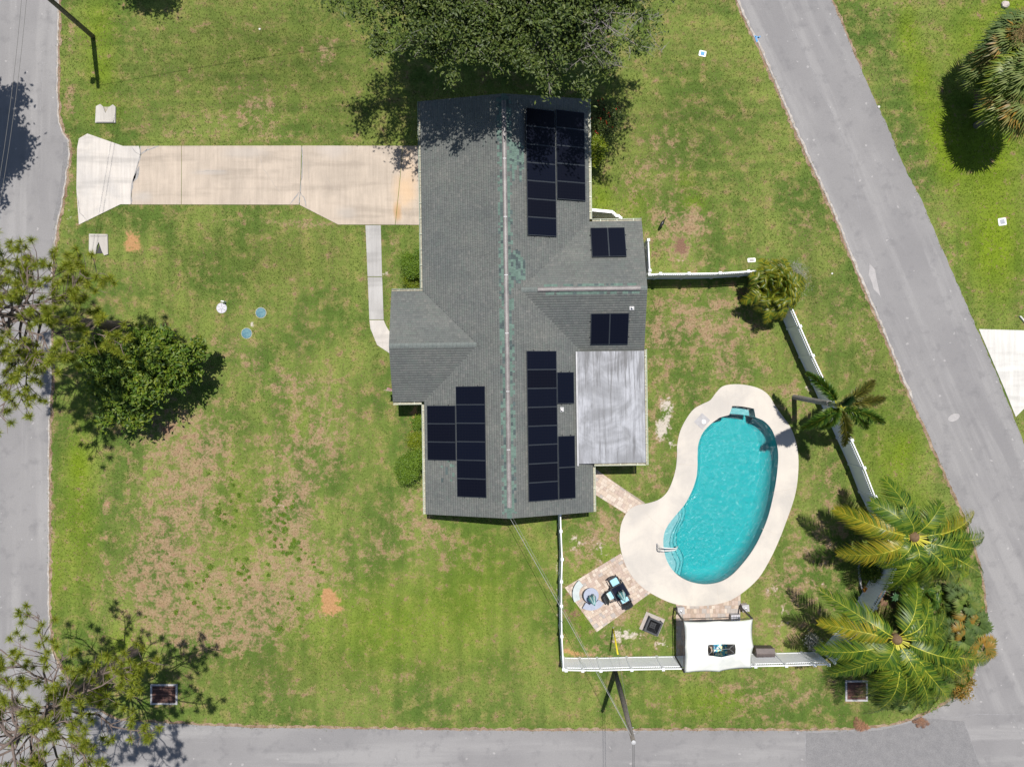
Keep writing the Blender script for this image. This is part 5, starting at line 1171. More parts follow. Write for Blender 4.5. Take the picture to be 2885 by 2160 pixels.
def wob(p, r, a): return Vector((p[0] + r.uniform(-a, a), p[1] + r.uniform(-a, a), p[2] + r.uniform(-a, a)))
def broadleaf(name, label, cat, base, center, rad, lobes, clumps, per, leaf, mat, seed, spread=.3, twigs=True, bare=None, zmin=.15, aspect=.5, group=None, flower=None, rtrunk=.2):
    """tree or shrub: lobed crown of leaf clumps carried on limbs"""
    g = np.random.default_rng(seed); rr = random.Random(seed); base = Vector(base); ctr = Vector(center) - base; rad = Vector(rad)
    root = thing(name, label, cat, base, group=group)
    lob = []
    for k in range(lobes):
        d = rand_unit(1, g)[0]; d[2] = abs(d[2]) * .9 - .25
        lob.append((ctr + Vector((d[0] * rad.x, d[1] * rad.y, d[2] * rad.z)) * rr.uniform(.45, .72), rr.uniform(.34, .55)))
    lob.append((ctr + Vector((0, 0, rad.z * .2)), .6))
    cl = []
    for k in range(clumps):
        c_, f = lob[k % len(lob)] if k < len(lob) * 4 else rr.choice(lob)
        d = rand_unit(1, g)[0]; d[2] = d[2] * .7 + .3
        q = c_ + Vector((d[0] * rad.x, d[1] * rad.y, d[2] * rad.z)) * f * rr.uniform(.55, 1.05)
        q.z = max(q.z, zmin); cl.append(q)
    C = np.array([list(c_) for c_ in cl]); sp_ = g.uniform(.6, 1.35, len(C)) * spread
    P = (C[:, None, :] + g.normal(size=(len(C), per, 3)) * sp_[:, None, None] * np.array([1, 1, .55])).reshape(-1, 3)
    if bare is not None:
        keep = np.ones(len(P), bool)
        for (bx, by, br, pr_) in bare:
            m_ = ((P[:, 0] + base.x - bx) ** 2 + (P[:, 1] + base.y - by) ** 2 < br ** 2) & (g.random(len(P)) < pr_); keep &= ~m_
        P = P[keep]
    P[:, 2] = np.maximum(P[:, 2], .03)
    obj('crown', leaves_mesh('crown', P, leaf, g, aspect), mat, root)
    tr = MB(); tz = max(ctr.z - rad.z * .6, .1)
    tr.tube([(0, 0, -.05), (rr.uniform(-.1, .1) * rtrunk, .05, tz * .5), (ctr.x * .4, ctr.y * .4, tz)], [rtrunk * 1.25, rtrunk, rtrunk * .8], 10); tr.build('trunk', M_BARK, root, True)
    start = Vector((ctr.x * .4, ctr.y * .4, tz))
    for c_, f in lob:
        m_ = start.lerp(c_, .5); MB().tube([start, wob(m_, rr, .12 * rad.x * .3), c_], [rtrunk * .6, rtrunk * .38, rtrunk * .16], 7).build('limb', M_BARK, root, True)
    if twigs:
        tw = MB()
        for q in cl[::2]:
            c_ = min(lob, key=lambda l: (l[0] - q).length)[0]; e = q + (q - c_) * .25; tw.tube([c_.lerp(q, .3), wob(c_.lerp(q, .7), rr, .1), e], [.03, .02, .006], 4, False)
            for z in range(2):
                s_ = c_.lerp(q, rr.uniform(.6, .95)); tw.tube([s_, wob(s_.lerp(e, .6), rr, spread)], [.014, .004], 3, False)
        if bare is not None:
            for (bx, by, br, pr_) in bare:
                for z in range(34):
                    s_ = Vector((bx - base.x + rr.uniform(-br, br), by - base.y + rr.uniform(-br, br), ctr.z + rad.z * rr.uniform(0, .6))); dd = Vector((rr.uniform(-1, 1), rr.uniform(-1, .6), rr.uniform(-.1, .5))) * .8
                    tw.tube([s_, s_ + dd * .5 + Vector((rr.uniform(-.1, .1), 0, 0)), s_ + dd], [.013, .009, .003], 4, False)
                    for y in range(3):
                        b_ = s_ + dd * rr.uniform(.3, .9); tw.tube([b_, b_ + Vector((rr.uniform(-.4, .4), rr.uniform(-.4, .4), rr.uniform(-.05, .25)))], [.008, .003], 3, False)
        tw.build('twigs', M_TWIG, root)
    if flower:
        P2 = P[g.integers(0, len(P), flower[0])] + np.array([0, 0, .06]); k = 4
        P3 = (P2[:, None, :] + g.normal(size=(len(P2), k, 3)) * .035).reshape(-1, 3); obj('blossoms', leaves_mesh('blossoms', P3, flower[1], g, .9), flower[2], root)
    return root

# live oak behind the house
bare = [(W(1760, 60, 9.5).x, W(1760, 60, 9.5).y, 1.8, .35), (W(1690, 150, 9).x, W(1690, 150, 9).y, 1.1, .35), (W(1350, 60, 7).x, W(1350, 60, 7).y, .8, .4)]
oc = Vector((-.2, 21.1, 0))
broadleaf('oak_tree', 'large dark oak with grey twigs overhanging the north end of the roof', 'tree', (oc.x, oc.y, 0), (oc.x, oc.y, 9.0), (7.9, 6.5, 3.0), 36, 1350, 130, .20, L_OAK, 11, .30, bare=bare, zmin=3.0, aspect=.45, rtrunk=.42)
for lab, x, y, z, rd, sd, ff in (('oak limb cluster', 0, 0, 0, 0, 0, 0),): pass
# round shade tree
sc_ = W(388, 1050, 3.0)
broadleaf('shade_tree', 'round dense green shade tree below the tall pine on the front lawn', 'tree', (sc_.x, sc_.y, 0), (sc_.x, sc_.y, 2.5), (3.3, 3.0, 2.6), 15, 190, 170, .26, L_SHADE, 23, .26, twigs=False, zmin=.5, aspect=.45, rtrunk=.16)
# trees beyond the frame whose shadows reach the picture
w1 = W(40, 275); broadleaf('street_tree', 'broad street tree shading the west road', 'tree', (w1.x - 2.2, w1.y, 0), (w1.x - 1.2, w1.y - .6, 8.8), (3.8, 4.6, 1.8), 14, 260, 90, .30, L_OAK, 31, .36, twigs=False, zmin=4, rtrunk=.25)
w2 = W(430, -110); broadleaf('street_tree', 'small tree casting a shadow onto the lawn above the driveway', 'tree', (w2.x, w2.y, 0), (w2.x, w2.y, 6.8), (1.7, 1.3, 1.0), 8, 70, 60, .2, L_OAK, 32, .3, twigs=False, zmin=3, rtrunk=.15)
# shrubs at the house
def shrub(name, label, px, py, z, rad, n, per, leaf, mat, seed, **kw):
    p = W(px, py, z); return broadleaf(name, label, 'shrub', (p.x, p.y, 0), (p.x, p.y, z), rad, 8, n, per, leaf, mat, seed, kw.pop('spread', .12), twigs=False, zmin=.05, rtrunk=.04, **kw)
shrub('clipped_hedge', 'clipped round green hedge beside the front walk gutter', 1166, 735, 1.0, (.85, 1.0, .8), 190, 90, .07, L_HEDGE, 41, spread=.13)
shrub('fern_bush', 'leafy yellow green fern bush below the clipped hedge at the front', 1160, 795, .5, (.55, .5, .4), 40, 60, .10, L_YEL, 42, aspect=.3)
shrub('clipped_hedge', 'large clipped round hedge beside the front solar array gutter', 1154, 1312, 1.1, (1.1, 1.1, .95), 240, 90, .075, L_HEDGE, 43, spread=.13)
shrub('fern_bush', 'bright green fern bush above the large clipped hedge', 1172, 1240, .5, (.55, .62, .4), 50, 60, .11, L_YEL, 44, aspect=.3)
shrub('croton_bush', 'olive leafy bush in the orange mulch bed at the front', 1178, 1190, .5, (.42, .55, .4), 40, 50, .11, L_HEDGE, 45, aspect=.35)
shrub('hibiscus', 'dark shrub with red flowers beside the north east gutter', 1705, 340, 1.3, (.95, 1.15, .75), 70, 50, .11, L_OAK, 46, spread=.22, flower=(34, .09, L_RED))
shrub('schefflera', 'bright yellow green leafy shrub beside the north east gutter', 1683, 425, 1.1, (.5, 1.0, .6), 70, 45, .17, L_YEL, 47, aspect=.32, spread=.16)

# pines
def pine(name, label, base, top, z0, z1, R0, limbs, tufts, seed, lean=None):
    g = np.random.default_rng(seed); rr = random.Random(seed); b = W(*base); root = thing(name, label, 'tree', b); axis_top = Vector((top[0], top[1], z1))
    MB().tube([(0, 0, -.1), (0, 0, .4), axis_top * .5, axis_top], [.42, .32, .25, .06], 12).build('trunk', M_PBARK, root, True)
    ends = []; n = 0
    tw = MB()
    for k in range(limbs):
        f = (k + .5) / limbs; z = z0 + (z1 - z0) * f * .95; a = 2.399963 * k + rr.uniform(-.3, .3); L = R0 * (1 - .62 * f ** 1.5) * rr.uniform(.65, 1.08)
        s_ = axis_top * (z / z1); d_ = Vector((math.cos(a), math.sin(a), 0)); sd = Vector((-d_.y, d_.x, 0)); bend = rr.uniform(-.25, .25)
        pts = [s_]
        for j in range(1, 6):
            t = j / 5; pts.append(s_ + d_ * L * t + sd * (bend * L * t * t + rr.uniform(-.22, .22)) + Vector((0, 0, .10 * L * t + rr.uniform(-.15, .15) + .35 * t * t)))
        MB().tube(pts, [.075, .062, .05, .04, .03, .014], 6).build('limb', M_PBARK, root, True)
        for j in range(2, 6):
            for q in range(4 if j < 5 else 6):
                p = pts[j].lerp(pts[j - 1], rr.random()); aa = a + rr.choice((-1, 1)) * rr.uniform(.4, 1.2); l2 = rr.uniform(.5, 1.5) * (1.1 if j < 5 else .7)
                e = p + Vector((math.cos(aa) * l2, math.sin(aa) * l2, rr.uniform(0, .5))); m_ = wob(p.lerp(e, .5), rr, .12); tw.tube([p, m_, e], [.026, .018, .008], 4, False); ends.append(e); ends.append(wob(m_.lerp(e, .6), rr, .22))
                if rr.random() < .6: e2 = wob(e, rr, .45); tw.tube([m_, e2], [.012, .006], 3, False); ends.append(e2)
    tw.build('twigs', M_PBARK, root)
    ends = ends if len(ends) <= tufts else rr.sample(ends, tufts)
    E = np.array([list(e) for e in ends]); nn = 120
    def tuft(nn, ln, wd, upb):
        D = rand_unit(len(E) * nn, g); D[:, 2] = D[:, 2] * .8 + upb; D /= np.linalg.norm(D, axis=1)[:, None]; C = np.repeat(E, nn, 0)
        B = np.cross(D, rand_unit(len(D), g)); B /= np.linalg.norm(B, axis=1)[:, None]; L = (g.uniform(.6, 1.15, len(D)) * ln)[:, None]
        V = np.stack([C + B * wd * .4, C + D * L * .6 + B * wd * .6, C + D * L, C + D * L * .6 - B * wd * .6, C - B * wd * .4], 1).reshape(-1, 3)
        i = np.arange(len(D))[:, None] * 5; return V, np.concatenate([i + np.array([[0, 1, 2]]), i + np.array([[0, 2, 3]]), i + np.array([[0, 3, 4]])])
    obj('crown', np_mesh('crown', *tuft(nn, .33, .013, .4)), L_PINE, root); obj('tuft_hearts', np_mesh('hearts', *tuft(10, .11, .03, .3)), L_PINEB, root)
    return root
pine('pine_tree', 'tall pine with twisted limbs overhanging the west road', (352, 921), (-.8, -.2), 6.3, 10.6, 5.3, 26, 560, 51)
pine('pine_tree', 'tall pine leaning over the street corner with thick brown trunk', (392, 1822), (-.3, -.4), 6.2, 11.0, 6.2, 26, 500, 52)

# palms
def bez(p0, p1, p2, t): return p0 * (1 - t) ** 2 + p1 * 2 * t * (1 - t) + p2 * t * t
def frond(p0, p1, p2, n, ll, lw, g, mats, parent, droop=.35, plum=False, rw=.028, fwd=.7, petiole=.12, name='frond', vee=.25):
    V, Q, T, mi = [], [], [], []
    up = Vector((0, 0, 1)); m = 10; rv = []
    for i in range(m + 1):
        t = i / m; c_ = bez(p0, p1, p2, t); tg = (bez(p0, p1, p2, min(1, t + .02)) - bez(p0, p1, p2, max(0, t - .02))).normalized(); s_ = tg.cross(up)
        s_ = s_.normalized() if s_.length > 1e-4 else Vector((1, 0, 0)); w = rw * (1 - .8 * t); nn = s_.cross(tg)
        rv += [c_ + s_ * w, c_ + nn * w * .7, c_ - s_ * w]
    V += rv; quads = []
    for i in range(m): quads += [(3 * i, 3 * i + 1, 3 * i + 4, 3 * i + 3), (3 * i + 1, 3 * i + 2, 3 * i + 5, 3 * i + 4)]
    nq = len(quads); tris = []
    for i in range(n):
        t = petiole + (1 - petiole) * (i + .5) / n; c_ = bez(p0, p1, p2, t); tg = (bez(p0, p1, p2, min(1, t + .02)) - bez(p0, p1, p2, max(0, t - .02))).normalized(); s_ = tg.cross(up)
        s_ = s_.normalized() if s_.length > 1e-4 else Vector((1, 0, 0)); nn = s_.cross(tg).normalized()
        env = (math.sin(math.pi * min(1, (t - petiole) / (1 - petiole) * .82 + .14)) ** .7)
        sides = ((1, 0), (-1, 0)) if not plum else [(math.cos(a), math.sin(a)) for a in g.uniform(-.5, math.pi + .5, 6)]
        for sx, sz in sides:
            L = ll * env * g.uniform(.8, 1.12); fw = fwd * (.45 + .75 * t) + g.uniform(-.12, .12)
            d_ = (s_ * sx + nn * (sz if plum else vee + g.uniform(-.1, .1)) + tg * fw).normalized(); wv_ = (tg - d_ * tg.dot(d_)).normalized() * lw * .5
            dr_ = Vector((0, 0, -1)) * droop * L * g.uniform(.5, 1.3)
            b_ = len(V); mid = c_ + d_ * L * .5 + dr_ * .15; tip = c_ + d_ * L + dr_
            V += [c_ + wv_ * .6, c_ - wv_ * .6, mid - wv_, mid + wv_, tip]; quads.append((b_, b_ + 1, b_ + 2, b_ + 3)); tris.append((b_ + 3, b_ + 2, b_ + 4))
    me = np_mesh(name, np.array([list(v) for v in V]), [np.array(quads), np.array(tris)], [1] * nq + [0] * (len(quads) - nq + len(tris)))
    return obj(name, me, mats, parent)
def coconut(label, base_px, crown_px, zc, tips, seed):
    g = np.random.default_rng(seed); b = W(*base_px); c_ = W(*crown_px, zc) - b; root = thing('coconut_palm', label, 'palm', b); rr = random.Random(seed)
    MB().tube(catmull([(0, 0, -.1), (0, 0, .3), c_ * .5 + Vector((.1, .05, 0)), c_ - Vector((0, 0, .1))], 5, False), [.24] * 2 + [.16 - .002 * k for k in range(14)], 12).build('trunk', M_PALMT, root, True)
    for (tx, ty, tz, yel) in tips:
        p2 = W(tx, ty, tz) - b; p2.z -= rr.uniform(.1, .9); h_ = (p2 - c_); h_.z = 0; p0 = c_ + h_.normalized() * .2; p1 = c_ + h_ * rr.uniform(.42, .55) + Vector((rr.uniform(-.35, .35), rr.uniform(-.35, .35), .4 + rr.uniform(.1, .8) + .12 * h_.length))
        frond(p0, p1, p2, 96, .92, .05, g, [L_COCOY if yel else L_COCO, L_RACH], root, droop=rr.uniform(.5, 1.15), rw=.03, petiole=.14, fwd=.75, vee=rr.uniform(.0, .45))
    nu = MB()
    for k in range(7):
        a = R(51 * k); o_ = MB().lathe([(.02, -.12), (.09, -.06), (.11, 0), (.08, .08), (.02, .12)], 10, c_ + Vector((.2 * math.cos(a), .2 * math.sin(a), -.22))); o_.build('coconut', simple('green_coconut', (.25, .24, .05), (.3, .2, .08), 4, .4) if 'green_coconut' not in bpy.data.materials else bpy.data.materials['green_coconut'], root, True)
    MB().lathe([(.16, -.35), (.30, -.1), (.26, .12), (.06, .34)], 12, c_).build('crown_heart', simple('brown_fibre', (.13, .075, .04), (.20, .13, .07), 9, .9) if 'brown_fibre' not in bpy.data.materials else bpy.data.materials['brown_fibre'], root, True)
coconut('northern coconut palm with yellow ribbed fronds spreading over the fence corner', (2428, 1468), (2574, 1512), 5.4,
    [(2506, 1352, 5.0, 0), (2362, 1438, 4.8, 1), (2374, 1568, 4.6, 1), (2480, 1420, 6.6, 0), (2768, 1448, 4.6, 1), (2788, 1512, 4.4, 0), (2752, 1546, 5.6, 0), (2776, 1622, 4.0, 0), (2718, 1660, 4.2, 0), (2654, 1640, 4.4, 0), (2560, 1652, 4.2, 0), (2508, 1668, 4.2, 0), (2600, 1590, 6.4, 0), (2660, 1420, 6.0, 0), (2700, 1590, 5.0, 0), (2560, 1440, 6.8, 0), (2490, 1600, 5.0, 0), (2640, 1580, 3.6, 0), (2740, 1580, 3.8, 0), (2700, 1470, 3.8, 0), (2450, 1500, 3.8, 0), (2620, 1680, 3.4, 0)], 61)
coconut('southern coconut palm with arching fronds beside the storm drain', (2384, 1712), (2526, 1800), 5.4,
    [(2330, 1676, 4.9, 0), (2318, 1764, 5.0, 1), (2312, 1842, 4.6, 0), (2336, 1912, 4.2, 0), (2400, 1890, 5.4, 0), (2462, 1940, 4.0, 0), (2452, 2030, 3.8, 0), (2540, 2000, 4.4, 0), (2612, 2014, 3.8, 0), (2690, 1990, 4.2, 0), (2752, 1946, 4.0, 0), (2796, 1852, 4.4, 0), (2720, 1860, 6.0, 0), (2586, 1632, 4.6, 0), (2640, 1700, 5.6, 0), (2600, 1920, 6.2, 0), (2660, 1930, 5.6, 0), (2500, 1900, 6.3, 0), (2700, 1780, 5.2, 0), (2420, 1980, 3.6, 0), (2500, 2010, 3.4, 0), (2570, 2020, 3.4, 0), (2650, 2000, 3.2, 0), (2740, 1890, 3.4, 0), (2680, 1700, 3.8, 0), (2560, 1700, 3.8, 0), (2380, 1830, 3.6, 0)], 62)
def foxtail():
    g = np.random.default_rng(63); b = W(2238, 1119); root = thing('foxtail_palm', 'foxtail palm with smooth grey trunk and bushy fronds over the fence', 'palm', b); c_ = W(2358, 1140, 5.0) - b
    MB().tube(catmull([(0, 0, -.1), (0, 0, .25), c_ * .45, c_ * .86], 5, False), [.26, .25, .22] + [.155] * 13, 14).build('trunk', M_PALMT, root, True)
    MB().tube([c_ * .86, c_ * .93, c_], [.13, .12, .06], 12).build('crownshaft', simple('green_crownshaft', (.16, .20, .11), None, 3, .5), root, True)
    for (tx, ty, tz, kind) in [(2272, 1050, 4.3, 0), (2462, 1072, 4.6, 2), (2494, 1122, 4.5, 2), (2492, 1192, 4.4, 0), (2442, 1208, 3.9, 0), (2376, 1256, 4.0, 2), (2312, 1206, 4.5, 0), (2256, 1208, 4.1, 0), (2398, 1118, 7.0, 1)]:
        p2 = W(tx, ty, tz) - b; h_ = p2 - c_; h_.z = 0; p1 = c_ + h_ * .45 + Vector((0, 0, .9 if kind != 1 else 1.2))
        frond(c_ + h_.normalized() * .05, p1, p2, 66, .52, .065, g, [(L_FOX, L_FOXT, L_FOXB)[kind], L_RACH if kind != 1 else L_FOXT], root, droop=.12, plum=True, rw=.028, fwd=.9, petiole=.14)
foxtail()
def areca(label, px, py, n, Rr, seed, mat=None, hgt=2.6, name='areca_palm', yel=.5, off=(0, 0)):
    g = np.random.default_rng(seed); rr = random.Random(seed); b = W(px, py); root = thing(name, label, 'palm', b)
    for k in range(9):
        a = R(40 * k); e = Vector((math.cos(a) * Rr * .28, math.sin(a) * Rr * .28, hgt * .55)); MB().tube([(math.cos(a) * .25, math.sin(a) * .25, -.02), e], [.04, .03], 7).build('stem', L_ARECA, root)
    for k in range(n):
        a = 2.399963 * k + rr.uniform(-.2, .2); f = (k + .5) / n; r1 = Rr * (.04 + .96 * math.sqrt(f)) * rr.uniform(.8, 1.1); z2 = hgt * (1.15 - .55 * f) * rr.uniform(.85, 1.1)
        p0 = Vector((math.cos(a) * Rr * .2, math.sin(a) * Rr * .2, hgt * .5)); p2 = Vector((math.cos(a) * r1 + off[0], math.sin(a) * r1 + off[1], z2)); p1 = p0.lerp(p2, .5) + Vector((0, 0, hgt * .55))
        frond(p0, p1, p2, 26, .46, .07, g, [mat or L_ARECA, L_RACH], root, droop=.5, rw=.022, petiole=.25, fwd=.5)
areca('yellow green clumping areca palm covering the fence corner', 2140, 826, 84, 1.95, 64, off=(.25, .05))
M_ = None
shrub('silver_bush', 'pale silvery twiggy bush behind the areca clump', 2240, 800, .7, (.75, 1.3, .5), 60, 60, .12, L_SILV, 65, aspect=.12, spread=.22)
# fan palms
def fan(c_, d_, L, g, mat, parent, K=20, droop=.35):
    d_ = Vector(d_).normalized(); up = Vector((0, 0, 1)); s_ = d_.cross(up); s_ = s_.normalized() if s_.length > 1e-3 else Vector((1, 0, 0)); nn = s_.cross(d_)
    V, Q, T = [], [], []
    for k in range(K):
        a = (k / (K - 1) - .5) * 3.6 + g.uniform(-.05, .05); dd = d_ * math.cos(a) + s_ * math.sin(a) + nn * .12; l_ = L * g.uniform(.85, 1.1) * (.75 + .25 * math.cos(a)); w = Vector((-math.sin(a), 0, 0)); w = (s_ * math.cos(a) - d_ * math.sin(a)) * .05
        b_ = len(V); mid = c_ + dd * l_ * .55; tip = c_ + dd * l_ - up * droop * l_ * g.uniform(.6, 1.2)
        V += [c_ + w * .3, c_ - w * .3, mid - w, mid + w, tip]; Q.append((b_, b_ + 1, b_ + 2, b_ + 3)); T.append((b_ + 3, b_ + 2, b_ + 4))
    return obj('fan_leaf', np_mesh('fan_leaf', np.array([list(v) for v in V]), [np.array(Q), np.array(T)]), mat, parent)
def fanpalm(name, label, px, py, zc, n, Rr, L, mats, seed, group=None, trunk=.16, flowers=0, low=-.5):
    g = np.random.default_rng(seed); rr = random.Random(seed); pc = W(px, py, zc); b = Vector((pc.x, pc.y, 0)); root = thing(name, label, 'palm', b, group=group); c_ = Vector((0, 0, zc))
    MB().tube([(0, 0, -.1), (0, 0, zc)], [trunk * 1.3, trunk], 10).build('trunk', M_PALMT, root, True)
    pt = MB()
    for k in range(n):
        a = 2.399963 * k; el = (1 - (k + .5) / n) * 1.35 + low * (k + .5) / n; d_ = Vector((math.cos(a) * math.cos(el), math.sin(a) * math.cos(el), math.sin(el))); e = c_ + d_ * Rr * rr.uniform(.8, 1.1); pt.tube([c_, e], [.022, .014], 5, False)
        out = Vector((d_.x, d_.y, d_.z * .35 - .15)); fan(e, out, L * rr.uniform(.85, 1.15), g, rr.choice(mats), root, 20, rr.uniform(.2, .6))
    pt.build('petioles', L_FAN, root)
    for k in range(flowers):
        a = rr.uniform(0, 6.28); C = np.array([[math.cos(a) * .5 + g.normal() * .3, math.sin(a) * .5 + g.normal() * .3, zc + 1.25 + g.normal() * .12] for _ in range(420)]); obj('flower_stalk', leaves_mesh('flower_stalk', C, .17, g, .12), L_THATCH, root, kind='stuff')
fanpalm('cabbage_palm', 'cabbage palm with brown flower stalks beside the far road, northern one', 2862, 118, 3.6, 48, 1.1, 1.05, [L_FAN, L_FAN, L_FANG, L_FANO], 71, 'cabbage palms on the far lawn', flowers=3)
fanpalm('cabbage_palm', 'cabbage palm with tan flower heads rising above its neighbours', 2895, 215, 4.2, 48, 1.2, 1.05, [L_FAN, L_FAN, L_COCO, L_FANO], 72, 'cabbage palms on the far lawn', flowers=5)
fanpalm('cabbage_palm', 'cabbage palm with yellowing lower leaves beside the dark lawn shadow', 2865, 290, 3.4, 48, 1.1, 1.05, [L_FAN, L_COCO, L_FAN, L_FANO], 73, 'cabbage palms on the far lawn', flowers=2)
fanpalm('cabbage_palm', 'low cabbage palm leaning over the pink mulch ring', 2790, 190, 2.2, 26, .9, .85, [L_FAN, L_FAN], 74, 'cabbage palms on the far lawn')
for k, (px, py, z, mt, lab) in enumerate([(2712, 1690, 1.5, [L_FANG, L_FAN], 'silvery fan palm beside the bromeliads'), (2740, 1745, 1.6, [L_FANO, L_FANG], 'orange tinged fan palm at the road corner'), (2700, 1790, 1.7, [L_FANO, L_FAN, L_FANG], 'mixed green and orange fan palm below the bromeliads'),
        (2752, 1815, 1.4, [L_FANO, L_FANO, L_FAN], 'rusty orange fan palm at the road edge'), (2640, 1910, 1.4, [L_FAN, L_COCO], 'green fan palm under the southern coconut palm'), (2540, 1965, 1.2, [L_FAN, L_FANG], 'pale fan palm at the lawn edge below the palms'), (2620, 1850, 1.6, [L_FAN, L_COCO], 'dark green fan palm at the centre of the palm bed'), (2690, 1870, 1.3, [L_FANO, L_FAN], 'orange fan palm below the arching coconut fronds'), (2600, 1760, 1.2, [L_FAN, L_FAN], 'shaded fan palm between the two coconut palms'), (2680, 1590, 1.0, [L_FAN, L_COCO], 'low fan palm below the northern coconut palm')]):
    fanpalm('fan_palm', lab, px, py, z, 15, .6, .62, mt, 80 + k, 'fan palms in the corner bed', .08, low=-.2)
def rosette(label, px, py, z, r0, mat, seed, group, n=22):
    g = np.random.default_rng(seed); p = W(px, py, z); root = thing('bromeliad', label, 'plant', (p.x, p.y, 0), group=group); V, T, Q = [], [], []
    MB().tube([(0, 0, -.02), (0, 0, z)], [.05, .04], 7).build('stem', M_BARK, root)
    for k in range(n):
        a = 2.399963 * k; f = (k + .5) / n; L = r0 * (.45 + .6 * f); d_ = Vector((math.cos(a), math.sin(a), 0)); s_ = Vector((-d_.y, d_.x, 0)) * .045; u_ = Vector((0, 0, 1)); c_ = Vector((0, 0, z)); mid = c_ + d_ * L * .55 + u_ * L * (.75 - .55 * f); tip = c_ + d_ * L + u_ * L * (.7 - .85 * f)
        b_ = len(V); V += [c_ + s_ * .5, c_ - s_ * .5, mid - s_, mid + s_, tip]; Q.append((b_, b_ + 1, b_ + 2, b_ + 3)); T.append((b_ + 3, b_ + 2, b_ + 4))
    obj('leaves', np_mesh('leaves', np.array([list(v) for v in V]), [np.array(Q), np.array(T)]), mat, root)
bl = [(2658, 1708, L_BROM), (2706, 1705, L_BROM), (2672, 1688, L_BROM), (2696, 1676, L_BROM), (2652, 1676, L_BROM), (2684, 1722, L_BROM), (2714, 1684, L_BROM), (2522, 1681, L_FOXT), (2640, 1655, L_FAN), (2682, 1655, L_FAN)]
for k, (x, y, m_) in enumerate(bl): rosette('yellow green bromeliad rosette in the corner bed' if m_ is L_BROM else ('deep green rosette standing alone by the fence' if m_ is L_FOXT else 'grey green rosette at the back of the bromeliad cluster'), x, y, .9, .34, m_, 100 + k, 'bromeliads in the corner bed')
rosette('bright orange bromeliad in the brown mulch bed', 2461, 1672, .25, .30, L_ORG, 120, 'orange mulch bed plants'); rosette('dull orange bromeliad beside the bed edging', 2437, 1660, .2, .24, L_ORG, 121, 'orange mulch bed plants')
for k, (x, y, m_, lab) in enumerate([(2450, 1600, L_SHADE, 'dark leafy shrub in the shaded mulch bed'), (2500, 1640, L_FOX, 'leafy green shrub beside the hidden fence section'), (2590, 1660, L_SHADE, 'green leafy shrub in front of the bromeliads'), (2650, 1760, L_HEDGE, 'bushy green shrub at the heart of the corner bed'), (2560, 1880, L_SHADE, 'dark shrub beneath the southern coconut crown'), (2480, 1880, L_FOX, 'low green shrub beside the storm drain'), (2700, 1930, L_FANO, 'orange leafed shrub at the road bend'), (2535, 1610, L_FOX, 'dark green shrub against the hidden fence section'), (2560, 1730, L_SHADE, 'leafy shrub between the two coconut trunks'), (2440, 1830, L_HEDGE, 'low bush covering the fence end by the silvery bush'), (2610, 1600, L_SHADE, 'dense shrub under the northern coconut crown'), (2600, 1960, L_HEDGE, 'low leafy shrub along the verge below the palms')]):
    shrub('bed_shrub', lab, x, y, .6, (.75, .7, .5), 40, 55, .16, m_, 130 + k, aspect=.35, spread=.18)
shrub('white_bush', 'dark bush dotted with pale silvery blossoms by the south fence', 2293, 1808, .7, (.42, .6, .5), 50, 60, .07, L_WHT, 140, spread=.12)
# fallen dead frond on the verge
ff = thing('fallen_frond', 'reddish dead palm frond lying on the verge by the road', 'palm frond', W(2440, 2045)); gq = np.random.default_rng(3)
for k in range(4):
    a = R(-35 + 22 * k); d_ = Vector((-math.cos(a), math.sin(a) * .8 + .3, 0)) * .8; frond(Vector((.25, -.1, .06)), d_ * .5 + Vector((0, 0, .22)), d_ + Vector((0, 0, .05)), 12, .25, .04, gq, [L_DEAD, L_DEAD], ff, droop=.2, rw=.02)
f2 = thing('fallen_frond', 'dry brown palm tuft lying in the gutter below the palms', 'palm frond', W(2595, 2022))
for k in range(4):
    a = R(200 + 40 * k); d_ = Vector((math.cos(a), math.sin(a), 0)) * .6; frond(Vector((0, .1, .08)), d_ * .5 + Vector((0, 0, .25)), d_ + Vector((0, 0, .05)), 10, .22, .04, gq, [L_DEAD, L_DEAD], f2, droop=.2, rw=.02)
for k, (x, y, m_, lab) in enumerate([(2600, 1690, L_FOX, 'green clumping palm between the two coconut palms'), (2650, 1850, L_COCO, 'green clumping palm under the arching fronds of the southern coconut'), (2560, 1920, L_FOX, 'dark clumping palm beside the storm drain grate'), (2690, 1560, L_COCO, 'low clumping palm at the road edge below the northern coconut')]):
    p_ = W(x, y, 1.6); gx, gy_ = p_.x * S + CX, -p_.y * S + CY
    areca(lab, gx, gy_, 30, 1.35, 200 + k, m_, 1.7, 'clumping_palm')
# bed edging
be = rough_line(WL([(2425, 1555), (2418, 1600), (2424, 1650), (2446, 1690), (2470, 1712)]), .3, .01, 3)
ed = thing('bed_edging', 'pale curved stone edging around the mulch bed', 'edging', be[0])
for a, b_ in zip(be[:-1], be[1:]):
    m_ = (a + b_) / 2 - be[0]; d_ = b_ - a; MB().box((m_.x, m_.y, .05), (d_.length - .015, .10, .12), math.atan2(d_.y, d_.x)).build('edging_block', M_PALEGREY, ed)

